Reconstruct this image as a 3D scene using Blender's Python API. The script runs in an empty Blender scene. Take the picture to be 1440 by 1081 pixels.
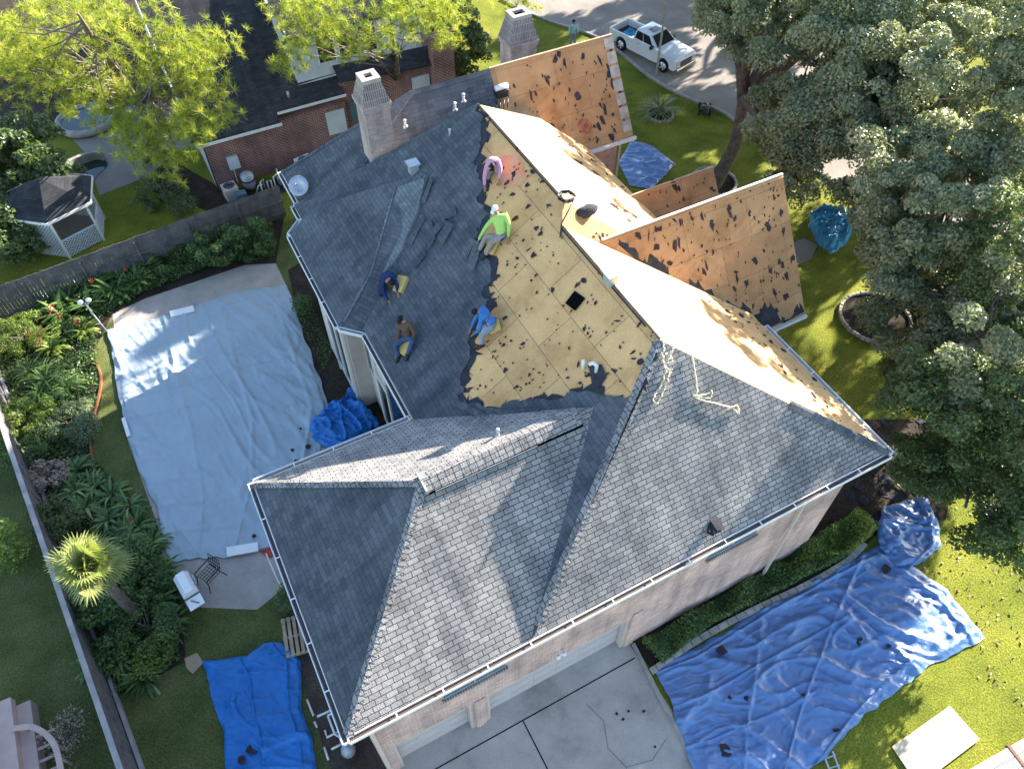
import bpy, bmesh, math, random
import numpy as np
from mathutils import Vector, noise, Matrix
from mathutils.geometry import tessellate_polygon
random.seed(7)
rng = np.random.default_rng(7)
S = bpy.context.scene
COL = S.collection
PI = math.pi

# ---------------------------------------------------------------- camera
H, PITCH, YAW, F = 25.0, math.radians(51.59), math.radians(27.79), 1091.45
cam = bpy.data.cameras.new("camera"); cam.sensor_width = 36; cam.lens = 36*F/1440
cam.clip_start = .1; cam.clip_end = 1000
co = bpy.data.objects.new("camera", cam); COL.objects.link(co)
co.location = (0, 0, H); co.rotation_euler = (PI/2-PITCH, 0, -YAW); S.camera = co
# ---------------------------------------------------------------- world, sun, exposure
EL, AZ = math.radians(21.2), math.radians(14.5)          # azimuth from +X towards +Y
W = bpy.data.worlds.new("World"); S.world = W; W.use_nodes = True
wn = W.node_tree.nodes; wl = W.node_tree.links
sky = wn.new('ShaderNodeTexSky'); sky.sky_type = 'NISHITA'; sky.sun_disc = False
sky.sun_elevation = EL; sky.sun_rotation = PI/2-AZ; sky.altitude = 20; sky.air_density = 1.0; sky.dust_density = .6; sky.ozone_density = 1.5
wl.new(sky.outputs[0], wn['Background'].inputs[0]); wn['Background'].inputs[1].default_value = .095
sl = bpy.data.lights.new("sun", 'SUN'); sl.energy = 5; sl.angle = math.radians(.5); sl.color = (1, .93, .82)
so = bpy.data.objects.new("sun", sl); COL.objects.link(so)
so.rotation_euler = Vector((math.cos(EL)*math.cos(AZ), math.cos(EL)*math.sin(AZ), math.sin(EL))).to_track_quat('Z', 'Y').to_euler()
S.view_settings.view_transform = 'Standard'; S.view_settings.look = 'None'
S.view_settings.exposure = 2.36; S.view_settings.gamma = 1
S.cycles.max_bounces = 5; S.cycles.diffuse_bounces = 3; S.cycles.transparent_max_bounces = 4

# ---------------------------------------------------------------- geometry helpers
FW = np.array([math.sin(YAW)*math.cos(PITCH), math.cos(YAW)*math.cos(PITCH), -math.sin(PITCH)])
RT = np.array([math.cos(YAW), -math.sin(YAW), 0.]); UP = np.cross(RT, FW)
FH = np.array([math.sin(YAW), math.cos(YAW), 0.])
def G(x, y, z=0.):                      # where a sight line reaches height z
    d = FW*F+RT*(x-720)-UP*(y-540.5); t = (H-z)/-d[2]
    return Vector((d[0]*t, d[1]*t, z))
def GP(x, y, pl, off=0.):               # where it reaches the roof plane z = a+bX+cY
    a, b, c = pl; a += off
    d = FW*F+RT*(x-720)-UP*(y-540.5)
    t = (a-H)/(d[2]-b*d[0]-c*d[1])
    return Vector((d[0]*t, d[1]*t, H+d[2]*t))
def on(pl, x, y, off=0.): return Vector((x, y, pl[0]+pl[1]*x+pl[2]*y+off))

def link(o, parent=None):
    COL.objects.link(o)
    if parent: o.parent = parent
    return o
def tag(o, label=None, cat=None, group=None, kind=None):
    if label: o['label'] = label
    if cat: o['category'] = cat
    if group: o['group'] = group
    if kind: o['kind'] = kind
    return o
def empty(name, loc=(0, 0, 0), rz=0., label=None, cat=None, group=None):
    o = bpy.data.objects.new(name, None); o.location = loc; o.rotation_euler = (0, 0, rz); o.empty_display_size = .3
    COL.objects.link(o); return tag(o, label, cat, group)
def setuv(me):
    uv = me.uv_layers.new(name='uv')
    n = len(me.loops); out = np.zeros(n*2)
    V = np.zeros(len(me.vertices)*3); me.vertices.foreach_get('co', V); V = V.reshape(-1, 3)
    for p in me.polygons:
        nn = np.array(p.normal)
        t = np.array([-nn[1], nn[0], 0.]); l = np.linalg.norm(t)
        t = t/l if l > 1e-3 else np.array([1., 0, 0]); b = np.cross(nn, t)
        for li in p.loop_indices:
            v = V[me.loops[li].vertex_index]; out[2*li] = v@t; out[2*li+1] = v@b
    uv.data.foreach_set('uv', out)
class MB:
    def __init__(s): s.v = []; s.f = []; s.sm = []
    def add(s, vs, fs, smooth=False):
        k = len(s.v); s.v += [tuple(v) for v in vs]; s.f += [tuple(i+k for i in f) for f in fs]; s.sm += [smooth]*len(fs); return s
    def box(s, c, d, rz=0., ax=None):   # centre, full size
        c = Vector(c); q = [(-1, -1, -1), (1, -1, -1), (1, 1, -1), (-1, 1, -1), (-1, -1, 1), (1, -1, 1), (1, 1, 1), (-1, 1, 1)]
        if ax is None: X = Vector((math.cos(rz), math.sin(rz), 0)); Y = Vector((-X.y, X.x, 0)); Z = Vector((0, 0, 1))
        else: X, Y, Z = ax
        return s.add([c+X*(a*d[0]/2)+Y*(b*d[1]/2)+Z*(e*d[2]/2) for a, b, e in q],
                     [(0, 3, 2, 1), (4, 5, 6, 7), (0, 1, 5, 4), (1, 2, 6, 5), (2, 3, 7, 6), (3, 0, 4, 7)])
    def b2(s, x0, x1, y0, y1, z0, z1): return s.box(((x0+x1)/2, (y0+y1)/2, (z0+z1)/2), (abs(x1-x0), abs(y1-y0), abs(z1-z0)))
    def bar(s, a, b, w, h=None, up=(0, 0, 1)):
        a = Vector(a); b = Vector(b); X = (b-a); L = X.length; X.normalize(); Y = Vector(up).cross(X)
        if Y.length < 1e-3: Y = Vector((0, 1, 0)).cross(X)
        Y.normalize(); Z = X.cross(Y)
        return s.box((a+b)/2, (L, w, h or w), ax=(X, Y, Z))
    def tube(s, pts, r, seg=7, cap=True):
        pts = [Vector(p) for p in pts]; n = len(pts); rs = r if hasattr(r, '__len__') else [r]*n
        vs = []; ref = Vector((.3, .2, 1)).normalized()
        for i, p in enumerate(pts):
            d = (pts[min(i+1, n-1)]-pts[max(i-1, 0)]); d = d.normalized() if d.length > 1e-9 else Vector((0, 0, 1))
            if abs(d.dot(ref)) > .95: ref = Vector((1, .1, 0)).normalized()
            a = d.cross(ref).normalized(); b = d.cross(a)
            vs += [p+(a*math.cos(2*PI*k/seg)+b*math.sin(2*PI*k/seg))*rs[i] for k in range(seg)]
        fs = [(i*seg+k, i*seg+(k+1) % seg, (i+1)*seg+(k+1) % seg, (i+1)*seg+k) for i in range(n-1) for k in range(seg)]
        if cap: fs += [tuple(range(seg-1, -1, -1)), tuple((n-1)*seg+k for k in range(seg))]
        return s.add(vs, fs, True)
    def disc(s, c, r, z0, z1, seg=20, r2=None):
        c = Vector(c); r2 = r if r2 is None else r2
        vs = [(c.x+r*math.cos(2*PI*k/seg), c.y+r*math.sin(2*PI*k/seg), z0) for k in range(seg)]+[(c.x+r2*math.cos(2*PI*k/seg), c.y+r2*math.sin(2*PI*k/seg), z1) for k in range(seg)]
        return s.add(vs, [(k, (k+1) % seg, seg+(k+1) % seg, seg+k) for k in range(seg)]+[tuple(range(seg-1, -1, -1)), tuple(range(seg, 2*seg))])
    def prism(s, pts, down):            # polygon and its copy moved by vector `down`
        n = len(pts); d = Vector(down); vs = [Vector(p) for p in pts]+[Vector(p)+d for p in pts]
        return s.add(vs, [tuple(range(n)), tuple(range(2*n-1, n-1, -1))]+[(k, n+k, n+(k+1) % n, (k+1) % n) for k in range(n)])
    def ball(s, c, r, seg=10, rings=7):
        c = Vector(c); r = r if hasattr(r, '__len__') else (r, r, r); vs = []; fs = []
        for i in range(rings+1):
            t = PI*i/rings
            for k in range(seg): vs.append(c+Vector((r[0]*math.sin(t)*math.cos(2*PI*k/seg), r[1]*math.sin(t)*math.sin(2*PI*k/seg), r[2]*math.cos(t))))
        for i in range(rings):
            for k in range(seg): fs.append((i*seg+k, (i+1)*seg+k, (i+1)*seg+(k+1) % seg, i*seg+(k+1) % seg))
        return s.add(vs, fs, True)
    def build(s, name, mat, parent=None, world=False, kind=None, label=None, bevel=0.):
        me = bpy.data.meshes.new(name)
        vs = s.v
        if parent is not None and not world:
            pass
        me.from_pydata(vs, [], s.f); me.validate(); me.update()
        if len(me.polygons) == len(s.sm): me.polygons.foreach_set('use_smooth', s.sm)
        bm = bmesh.new(); bm.from_mesh(me); bmesh.ops.recalc_face_normals(bm, faces=bm.faces); bm.to_mesh(me); bm.free()
        setuv(me); me.materials.append(mat)
        o = bpy.data.objects.new(name, me); link(o, parent)
        if world and parent is not None: o.location = -Vector(parent.location)   # (parents of world-space parts are never rotated)
        if bevel:
            m = o.modifiers.new('bevel', 'BEVEL'); m.width = bevel; m.segments = 2; m.limit_method = 'ANGLE'
        if kind: o['kind'] = kind
        if label: o['label'] = label
        return o
def origin_to(o, p):                    # move the object's origin to p keeping its mesh in place
    p = Vector(p); o.data.transform(__import__('mathutils').Matrix.Translation(-p)); o.location = Vector(o.location)+p; return o

# ---------------------------------------------------------------- materials
def mat(name, col, rough=.8, spec=.3, var=.0, vscale=3., bump=0., bscale=20., metal=0., col2=None, detail=4, coat=0.):
    m = bpy.data.materials.new(name); m.use_nodes = True; N = m.node_tree.nodes; L = m.node_tree.links
    p = N['Principled BSDF']; p.inputs['Roughness'].default_value = rough; p.inputs['Metallic'].default_value = metal
    p.inputs['Specular IOR Level'].default_value = spec; p.inputs['Base Color'].default_value = (*col, 1)
    if coat: p.inputs['Coat Weight'].default_value = coat
    tc = N.new('ShaderNodeTexCoord')
    if var or col2:
        nz = N.new('ShaderNodeTexNoise'); nz.inputs['Scale'].default_value = vscale; nz.inputs['Detail'].default_value = detail
        L.new(tc.outputs['Object'], nz.inputs['Vector'])
        cr = N.new('ShaderNodeValToRGB'); cr.color_ramp.elements[0].position = .3; cr.color_ramp.elements[1].position = .7
        c2 = col2 or tuple(min(1, c*(1+var)) for c in col); c1 = col if col2 else tuple(c*(1-var) for c in col)
        cr.color_ramp.elements[0].color = (*c1, 1); cr.color_ramp.elements[1].color = (*c2, 1)
        L.new(nz.outputs[0], cr.inputs[0]); L.new(cr.outputs[0], p.inputs['Base Color'])
    if bump:
        nb = N.new('ShaderNodeTexNoise'); nb.inputs['Scale'].default_value = bscale; nb.inputs['Detail'].default_value = 4
        L.new(tc.outputs['Object'], nb.inputs['Vector'])
        b = N.new('ShaderNodeBump'); b.inputs['Strength'].default_value = min(1, bump); b.inputs['Distance'].default_value = .03
        L.new(nb.outputs[0], b.inputs['Height']); L.new(b.outputs[0], p.inputs['Normal'])
    return m
def mixc(N, L, fac, a, b, mode='MIX', f=1.):
    x = N.new('ShaderNodeMix'); x.data_type = 'RGBA'; x.blend_type = mode; x.inputs[0].default_value = f
    for s, i in ((fac, 0), (a, 6), (b, 7)):
        if s is None: continue
        if isinstance(s, tuple): x.inputs[i].default_value = (*s, 1)
        else: L.new(s, x.inputs[i])
    return x.outputs[2]
def ramp(N, L, src, stops):
    r = N.new('ShaderNodeValToRGB'); e = r.color_ramp.elements
    while len(e) < len(stops): e.new(.5)
    for k, (p, c) in enumerate(stops): e[k].position = p; e[k].color = (*c, 1)
    L.new(src, r.inputs[0]); return r.outputs[0]
def tex(N, L, kind, vec, **kw):
    t = N.new('ShaderNodeTex'+kind)
    for k, v in kw.items():
        if k in t.inputs: t.inputs[k].default_value = v
        else: setattr(t, k, v)
    L.new(vec, t.inputs['Vector']); return t
def bricky(name, c1, c2, mortar, w, h, ms, rough=.9, bump=.6, dist=.02, off=.5, var=None, smooth=.1, freq=2, bias=0., rowvar=0.):
    m = bpy.data.materials.new(name); m.use_nodes = True; N = m.node_tree.nodes; L = m.node_tree.links
    p = N['Principled BSDF']; p.inputs['Roughness'].default_value = rough; p.inputs['Specular IOR Level'].default_value = .2; p.inputs['Diffuse Roughness'].default_value = 1.
    uv = N.new('ShaderNodeUVMap').outputs[0]
    b = tex(N, L, 'Brick', uv, Scale=1., offset=off, offset_frequency=freq)
    b.inputs['Brick Width'].default_value = w; b.inputs['Row Height'].default_value = h; b.inputs['Mortar Size'].default_value = ms
    b.inputs['Mortar Smooth'].default_value = smooth; b.inputs['Bias'].default_value = bias
    b.inputs['Color1'].default_value = (*c1, 1); b.inputs['Color2'].default_value = (*c2, 1); b.inputs['Mortar'].default_value = (*mortar, 1)
    c = b.outputs[0]
    n1 = tex(N, L, 'Noise', uv, Scale=.7, Detail=5.); c = mixc(N, L, None, c, ramp(N, L, n1.outputs[0], [(.3, (.68, .69, .71)), (.7, (1.22, 1.18, 1.12))]), 'MULTIPLY')
    ms_ = N.new('ShaderNodeMapping'); ms_.inputs['Scale'].default_value = (2.2, .28, 1); L.new(uv, ms_.inputs[0]); n4 = tex(N, L, 'Noise', ms_.outputs[0], Scale=1., Detail=6., Roughness=.6); c = mixc(N, L, None, c, ramp(N, L, n4.outputs[0], [(.36, (.76, .77, .78)), (.55, (1.05, 1.04, 1.03))]), 'MULTIPLY')
    n2 = tex(N, L, 'Noise', uv, Scale=28., Detail=3.); c = mixc(N, L, None, c, ramp(N, L, n2.outputs[0], [(.3, (.8, .8, .8)), (.7, (1.22, 1.22, 1.22))]), 'MULTIPLY')
    L.new(c, p.inputs['Base Color'])
    inv = N.new('ShaderNodeMath'); inv.operation = 'SUBTRACT'; inv.inputs[0].default_value = 1.; L.new(b.outputs['Fac'], inv.inputs[1])
    ad = N.new('ShaderNodeMath'); ad.operation = 'MULTIPLY_ADD'; L.new(n2.outputs[0], ad.inputs[0]); ad.inputs[1].default_value = .35; L.new(inv.outputs[0], ad.inputs[2])
    bp = N.new('ShaderNodeBump'); bp.inputs['Strength'].default_value = bump; bp.inputs['Distance'].default_value = dist
    L.new(ad.outputs[0], bp.inputs['Height']); L.new(bp.outputs[0], p.inputs['Normal'])
    return m
def plywood(name, c1, c2, seam=True):
    m = bpy.data.materials.new(name); m.use_nodes = True; N = m.node_tree.nodes; L = m.node_tree.links
    p = N['Principled BSDF']; p.inputs['Roughness'].default_value = .85; p.inputs['Specular IOR Level'].default_value = .15
    uv = N.new('ShaderNodeUVMap').outputs[0]
    b = tex(N, L, 'Brick', uv, Scale=1., offset=.5, offset_frequency=2)
    b.inputs['Brick Width'].default_value = 2.44; b.inputs['Row Height'].default_value = 1.22; b.inputs['Mortar Size'].default_value = .009 if seam else 0
    b.inputs['Color1'].default_value = (*c1, 1); b.inputs['Color2'].default_value = (*c2, 1); b.inputs['Mortar'].default_value = (.22, .14, .08, 1); b.inputs['Bias'].default_value = -.1
    c = b.outputs[0]
    n1 = tex(N, L, 'Noise', uv, Scale=.9, Detail=6., Roughness=.65); c = mixc(N, L, None, c, ramp(N, L, n1.outputs[0], [(.28, (.68, .62, .56)), (.5, (1, 1, 1)), (.72, (1.18, 1.2, 1.22))]), 'MULTIPLY')
    mp = N.new('ShaderNodeMapping'); mp.inputs['Scale'].default_value = (14, 70, 1); L.new(uv, mp.inputs[0])
    n2 = tex(N, L, 'Noise', mp.outputs[0], Scale=1., Detail=3.); c = mixc(N, L, None, c, ramp(N, L, n2.outputs[0], [(.3, (.84, .82, .78)), (.65, (1.12, 1.12, 1.1))]), 'MULTIPLY')
    # nail heads and small tar flecks
    vo = tex(N, L, 'Voronoi', uv, Scale=7.); c = mixc(N, L, ramp(N, L, vo.outputs['Distance'], [(.05, (1, 1, 1)), (.09, (0, 0, 0))]), c, (.12, .08, .05), 'MIX')
    n3 = tex(N, L, 'Noise', uv, Scale=9., Detail=6., Roughness=.7); c = mixc(N, L, ramp(N, L, n3.outputs[0], [(.66, (0, 0, 0)), (.70, (1, 1, 1))]), c, (.10, .07, .05), 'MIX')
    L.new(c, p.inputs['Base Color'])
    bp = N.new('ShaderNodeBump'); bp.inputs['Strength'].default_value = .3; bp.inputs['Distance'].default_value = .01
    L.new(n2.outputs[0], bp.inputs['Height']); L.new(bp.outputs[0], p.inputs['Normal'])
    return m
def leafmat(name, stops, rough=.45, trans=.35, spec=.4):
    m = bpy.data.materials.new(name); m.use_nodes = True; N = m.node_tree.nodes; L = m.node_tree.links
    p = N['Principled BSDF']; p.inputs['Roughness'].default_value = rough; p.inputs['Specular IOR Level'].default_value = spec
    a = N.new('ShaderNodeAttribute'); a.attribute_name = 'rnd'
    c = ramp(N, L, a.outputs['Fac'], stops); L.new(c, p.inputs['Base Color'])
    t = N.new('ShaderNodeBsdfTranslucent'); L.new(mixc(N, L, None, c, (1.3, 1.35, .7), 'MULTIPLY'), t.inputs[0])
    mx = N.new('ShaderNodeMixShader'); mx.inputs[0].default_value = trans
    L.new(p.outputs[0], mx.inputs[1]); L.new(t.outputs[0], mx.inputs[2]); L.new(mx.outputs[0], N['Material Output'].inputs[0])
    return m
def groundmat(name, stops, scale=1.2, fine=40., bump=.6, rough=.95, patch=None, fs=(.55, 1.45)):
    m = bpy.data.materials.new(name); m.use_nodes = True; N = m.node_tree.nodes; L = m.node_tree.links
    p = N['Principled BSDF']; p.inputs['Roughness'].default_value = rough; p.inputs['Specular IOR Level'].default_value = .1
    tc = N.new('ShaderNodeTexCoord').outputs['Object']
    n1 = tex(N, L, 'Noise', tc, Scale=scale, Detail=7., Roughness=.65); c = ramp(N, L, n1.outputs[0], stops)
    n2 = tex(N, L, 'Noise', tc, Scale=fine, Detail=4., Roughness=.7)
    c = mixc(N, L, None, c, ramp(N, L, n2.outputs[0], [(.34, (fs[0],)*3), (.66, (fs[1],)*3)]), 'MULTIPLY')
    L.new(c, p.inputs['Base Color'])
    bp = N.new('ShaderNodeBump'); bp.inputs['Strength'].default_value = bump; bp.inputs['Distance'].default_value = .06
    L.new(n2.outputs[0], bp.inputs['Height']); L.new(bp.outputs[0], p.inputs['Normal'])
    return m
def tarpmat(name, col, rough=.38, spec=.5, var=.12):
    m = bpy.data.materials.new(name); m.use_nodes = True; N = m.node_tree.nodes; L = m.node_tree.links
    p = N['Principled BSDF']; p.inputs['Roughness'].default_value = rough; p.inputs['Specular IOR Level'].default_value = spec
    tc = N.new('ShaderNodeTexCoord').outputs['Object']
    n = tex(N, L, 'Noise', tc, Scale=.8, Detail=6.)
    c = mixc(N, L, None, col, ramp(N, L, n.outputs[0], [(.3, (1-var,)*3), (.7, (1+var,)*3)]), 'MULTIPLY'); L.new(c, p.inputs['Base Color'])
    n2 = tex(N, L, 'Noise', tc, Scale=4., Detail=6., Roughness=.65, Distortion=.3)
    bp = N.new('ShaderNodeBump'); bp.inputs['Strength'].default_value = .7; bp.inputs['Distance'].default_value = .06
    L.new(n2.outputs[0], bp.inputs['Height']); L.new(bp.outputs[0], p.inputs['Normal'])
    return m

M = {}
M['shingle'] = bricky('shingle', (.30, .285, .275), (.43, .41, .395), (.06, .05, .05), .28, .135, .010, bump=1., dist=.05, off=.37, smooth=.25)  # paler copy, tone raised to carry sunlight on the front and garage slopes
M['shingle_shade'] = bricky('shingle_shaded', (.105, .118, .137), (.155, .17, .19), (.065, .07, .08), .31, .147, .006, bump=.7, dist=.02, off=.37, smooth=.4)  # same shingle with shade put into the colour, darker and bluer
M['shingle_new'] = bricky('shingle_neighbour', (.04, .043, .05), (.065, .068, .075), (.025, .026, .03), .31, .147, .006, bump=.5, off=.37)
M['felt'] = mat('felt', (.028, .03, .036), .9, .15, col2=(.055, .055, .065), vscale=4, bump=.5, bscale=15)
M['scrap'] = mat('scrap', (.03, .026, .032), .9, .15, col2=(.06, .045, .05), vscale=6)
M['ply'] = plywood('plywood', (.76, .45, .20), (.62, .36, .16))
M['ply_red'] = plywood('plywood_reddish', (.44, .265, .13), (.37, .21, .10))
M['ply_sheet'] = plywood('plywood_sheet', (.62, .52, .38), (.62, .52, .38), False)
M['brick'] = bricky('brick_pink', (.50, .30, .235), (.68, .45, .37), (.68, .56, .48), .21, .075, .009, bump=.4, dist=.008)
M['brick_pale'] = bricky('brick_chimney', (.42, .31, .28), (.58, .45, .40), (.46, .38, .34), .21, .075, .011, bump=.6, dist=.012)
M['brick_red'] = bricky('brick_red', (.17, .045, .035), (.25, .075, .055), (.38, .33, .30), .23, .085, .013, bump=.4, dist=.01)
M['rowlock'] = bricky('rowlock', (.20, .15, .15), (.30, .24, .23), (.5, .42, .38), .075, .3, .014, bump=.5, off=0.)
M['trim'] = mat('trim_white', (.72, .70, .66), .55, .3, var=.06)
M['trim_pink'] = mat('trim_cream', (.58, .50, .44), .7, .3, var=.06)
M['gutter_in'] = mat('gutter_inside', (.10, .075, .065), .8)
M['garage'] = mat('garage_door_paint', (.56, .50, .47), .6, .3, var=.04)
M['glass'] = mat('window_glass', (.02, .024, .03), .08, .6)
M['glass_blue'] = mat('glass_blue', (.10, .16, .20), .2, .6)
M['white'] = mat('white_paint', (.78, .78, .76), .4, .4, var=.05)
M['pvc'] = mat('pvc', (.7, .7, .68), .4, .4)
M['black'] = mat('black_metal', (.018, .018, .02), .45, .4)
M['dark'] = mat('dark_void', (.006, .006, .007), 1, 0)
M['rubber'] = mat('rubber', (.02, .02, .02), .85, .2)
M['steel'] = mat('galvanised', (.42, .45, .48), .45, .5, var=.15, metal=.3)
M['concrete'] = groundmat('concrete', [(.3, (.22, .19, .165)), (.7, (.33, .30, .265))], .5, 30., .15, fs=(.88, 1.1))
M['drive'] = groundmat('driveway_concrete', [(.3, (.29, .255, .22)), (.45, (.42, .375, .33)), (.7, (.54, .485, .43))], .55, 25., .12, fs=(.9, 1.08))
M['aggregate'] = groundmat('pebble_aggregate', [(.3, (.40, .35, .31)), (.7, (.54, .48, .43))], 1.2, 55., .7, fs=(.6, 1.35))
M['grass'] = groundmat('grass', [(.28, (.075, .095, .014)), (.5, (.17, .19, .024)), (.75, (.28, .265, .04))], .45, 16., 1.)
M['grass_dull'] = groundmat('grass_dull', [(.28, (.07, .085, .03)), (.5, (.11, .13, .04)), (.75, (.17, .165, .07))], .7, 18., 1.)
M['soil'] = groundmat('soil', [(.3, (.028, .022, .017)), (.7, (.07, .055, .042))], 1.5, 22., 1.)
M['gravel'] = groundmat('mulch', [(.3, (.06, .045, .035)), (.7, (.14, .11, .09))], 1., 26., 1.)
M['tarp'] = tarpmat('blue_tarp', (.012, .17, .50), .5, .4)
M['tarp2'] = tarp2 = tarpmat('blue_tarp_dark', (.06, .17, .40), .46, 1.)
for q_ in (M['tarp'], M['tarp2']): q_.node_tree.nodes['Principled BSDF'].inputs['Coat Weight'].default_value = .8 if q_ is tarp2 else .25; q_.node_tree.nodes['Principled BSDF'].inputs['Coat Roughness'].default_value = .42
M['tarp_teal'] = tarpmat('teal_tarp', (.02, .24, .42), .30, .6)
M['cover'] = tarpmat('pool_cover', (.35, .42, .465), .45, .45, .05)
M['fence'] = mat('weathered_fence', (.10, .095, .10), .9, .15, col2=(.19, .175, .17), vscale=2.5, bump=.5, bscale=12)
M['fence2'] = mat('weathered_rail', (.24, .23, .23), .85, .15, col2=(.40, .37, .35), vscale=2.)
M['wood'] = mat('pallet_wood', (.34, .25, .17), .85, .2, col2=(.5, .39, .27), vscale=3)
M['deck'] = mat('deck_wood', (.42, .30, .26), .8, .2, col2=(.50, .37, .32), vscale=2)
M['lattice'] = mat('lattice_white', (.62, .68, .72), .6, .3)
M['siding'] = mat('siding', (.55, .58, .60), .7, .2, var=.1, vscale=1.5)
M['bark'] = mat('bark', (.075, .06, .05), .95, .1, col2=(.17, .14, .12), vscale=6, bump=1, bscale=9)
M['bark_pine'] = mat('bark_pine', (.12, .09, .075), .95, .1, col2=(.26, .21, .18), vscale=5, bump=1, bscale=9)
M['water'] = mat('pool_water', (.02, .04, .045), .05, .6)
M['stone'] = mat('edging_stone', (.36, .33, .29), .9, .2, var=.25, vscale=3, bump=.4)
M['rope'] = mat('rope', (.62, .56, .42), .9, .1)
M['skin'] = mat('skin', (.36, .19, .12), .6, .3)
M['hair'] = mat('hair', (.012, .01, .009), .7, .3)
M['foam'] = mat('foam_cushion', (.62, .45, .15), .9, .1, var=.15, vscale=6)
M['red'] = mat('red_paint', (.42, .06, .05), .7)
M['card'] = mat('cardboard', (.36, .27, .17), .9, .1, var=.1)
M['rust'] = mat('rust', (.25, .10, .05), .9)
M['paintw'] = mat('truck_white', (.74, .75, .75), .28, .5, coat=.6)
M['chrome'] = mat('chrome', (.6, .6, .62), .2, .5, metal=1.)
oak_st = [(0, (.10, .125, .06)), (.3, (.18, .21, .105)), (.65, (.29, .315, .18)), (.92, (.40, .41, .28)), (1, (.42, .33, .20))]
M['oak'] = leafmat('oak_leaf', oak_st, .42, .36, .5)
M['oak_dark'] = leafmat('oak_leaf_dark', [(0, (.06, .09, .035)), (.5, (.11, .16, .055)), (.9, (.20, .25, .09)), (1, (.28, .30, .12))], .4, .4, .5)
M['pine'] = leafmat('pine_needle', [(0, (.14, .19, .035)), (.4, (.26, .31, .045)), (.8, (.42, .44, .06)), (1, (.48, .42, .12))], .5, .35, .3)
M['shrub'] = leafmat('shrub_leaf', [(0, (.05, .09, .03)), (.5, (.09, .155, .045)), (1, (.17, .25, .07))], .4, .3)
M['shrub_lime'] = leafmat('lime_leaf', [(0, (.10, .16, .03)), (.5, (.17, .24, .04)), (1, (.27, .33, .08))], .45, .35)
M['shrub_grey'] = leafmat('grey_leaf', [(0, (.09, .13, .06)), (.5, (.17, .22, .11)), (1, (.28, .33, .18))], .45, .3)
M['dry'] = leafmat('dry_twig', [(0, (.18, .13, .10)), (.5, (.30, .23, .18)), (1, (.42, .34, .27))], .8, .1)
M['palm'] = leafmat('palm_leaf', [(0, (.10, .15, .04)), (.5, (.24, .28, .08)), (1, (.45, .44, .17))], .4, .3)
M['canna'] = leafmat('canna_leaf', [(0, (.055, .10, .03)), (.5, (.10, .18, .05)), (.93, (.18, .28, .08)), (1, (.34, .36, .14))], .35, .35)
M['petal'] = leafmat('red_petal', [(0, (.26, .03, .03)), (1, (.42, .09, .07))], .6, .3)
M['fallen'] = leafmat('fallen_leaf', [(0, (.22, .15, .07)), (.6, (.38, .28, .15)), (1, (.5, .42, .28))], .8, .1)

# ---------------------------------------------------------------- leaf meshes
def fastmesh(name, V, nper, m, rnd, parent=None):        # V (N,nper,3)
    N_ = len(V); me = bpy.data.meshes.new(name)
    me.vertices.add(N_*nper); me.vertices.foreach_set('co', np.ascontiguousarray(V, dtype=np.float32).ravel())
    me.loops.add(N_*nper); me.loops.foreach_set('vertex_index', np.arange(N_*nper, dtype=np.int32))
    me.polygons.add(N_); me.polygons.foreach_set('loop_start', np.arange(0, N_*nper, nper, dtype=np.int32))
    me.update(calc_edges=True)
    a = me.attributes.new('rnd', 'FLOAT', 'FACE'); a.data.foreach_set('value', np.asarray(rnd, dtype=np.float32))
    me.materials.append(m); o = bpy.data.objects.new(name, me); return link(o, parent)
def unit(v): return v/(np.linalg.norm(v, axis=-1, keepdims=True)+1e-9)
def leaves(C, D, Nn, L_, Wd):          # centres, long axes, normals -> kite quads
    D = unit(D); Sd = unit(np.cross(D, Nn)); L_ = L_[:, None]; Wd = Wd[:, None]
    return np.stack([C-D*L_*.5, C+Sd*Wd*.5, C+D*L_*.5, C-Sd*Wd*.5], 1)
def rdir(n): return unit(rng.normal(size=(n, 3)))
def clumpleaves(cc, cr, n, size, up=.5, flat=.8):       # clumps cc (k,3), radius cr (k,)
    k = rng.choice(len(cc), n, p=cr**2/np.sum(cr**2)); d = rdir(n); d[:, 2] = np.where(d[:, 2] < -.3, -d[:, 2], d[:, 2])
    r = rng.uniform(.45, 1.05, n)**.6*cr[k]
    P = cc[k]+d*r[:, None]*np.array([1, 1, flat])
    nn = unit(d*.6+rdir(n)*.8+np.array([0, 0, up])); ax = unit(np.cross(nn, rdir(n)))
    sz = size*rng.uniform(.6, 1.4, n)
    clr = rng.uniform(0, 1, len(cc))[k]*.45+rng.uniform(0, .55, n)
    clr = np.where(rng.uniform(size=n) < .006, 1., clr*.97)
    return leaves(P, ax, nn, sz, sz*.55), clr
def ell_clumps(cen, rad, n, cr, shell=.45, floor=None, gap=0.):
    d = rdir(n); r = rng.uniform(shell, 1, n)**.7
    P = np.array(cen)+d*r[:, None]*np.array(rad)
    if gap: P = P[np.array([noise.noise(Vector(p)*.33) for p in P]) > -gap]
    if floor is not None: P = P[P[:, 2] > floor]
    return P, rng.uniform(cr*.6, cr*1.3, len(P))

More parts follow.
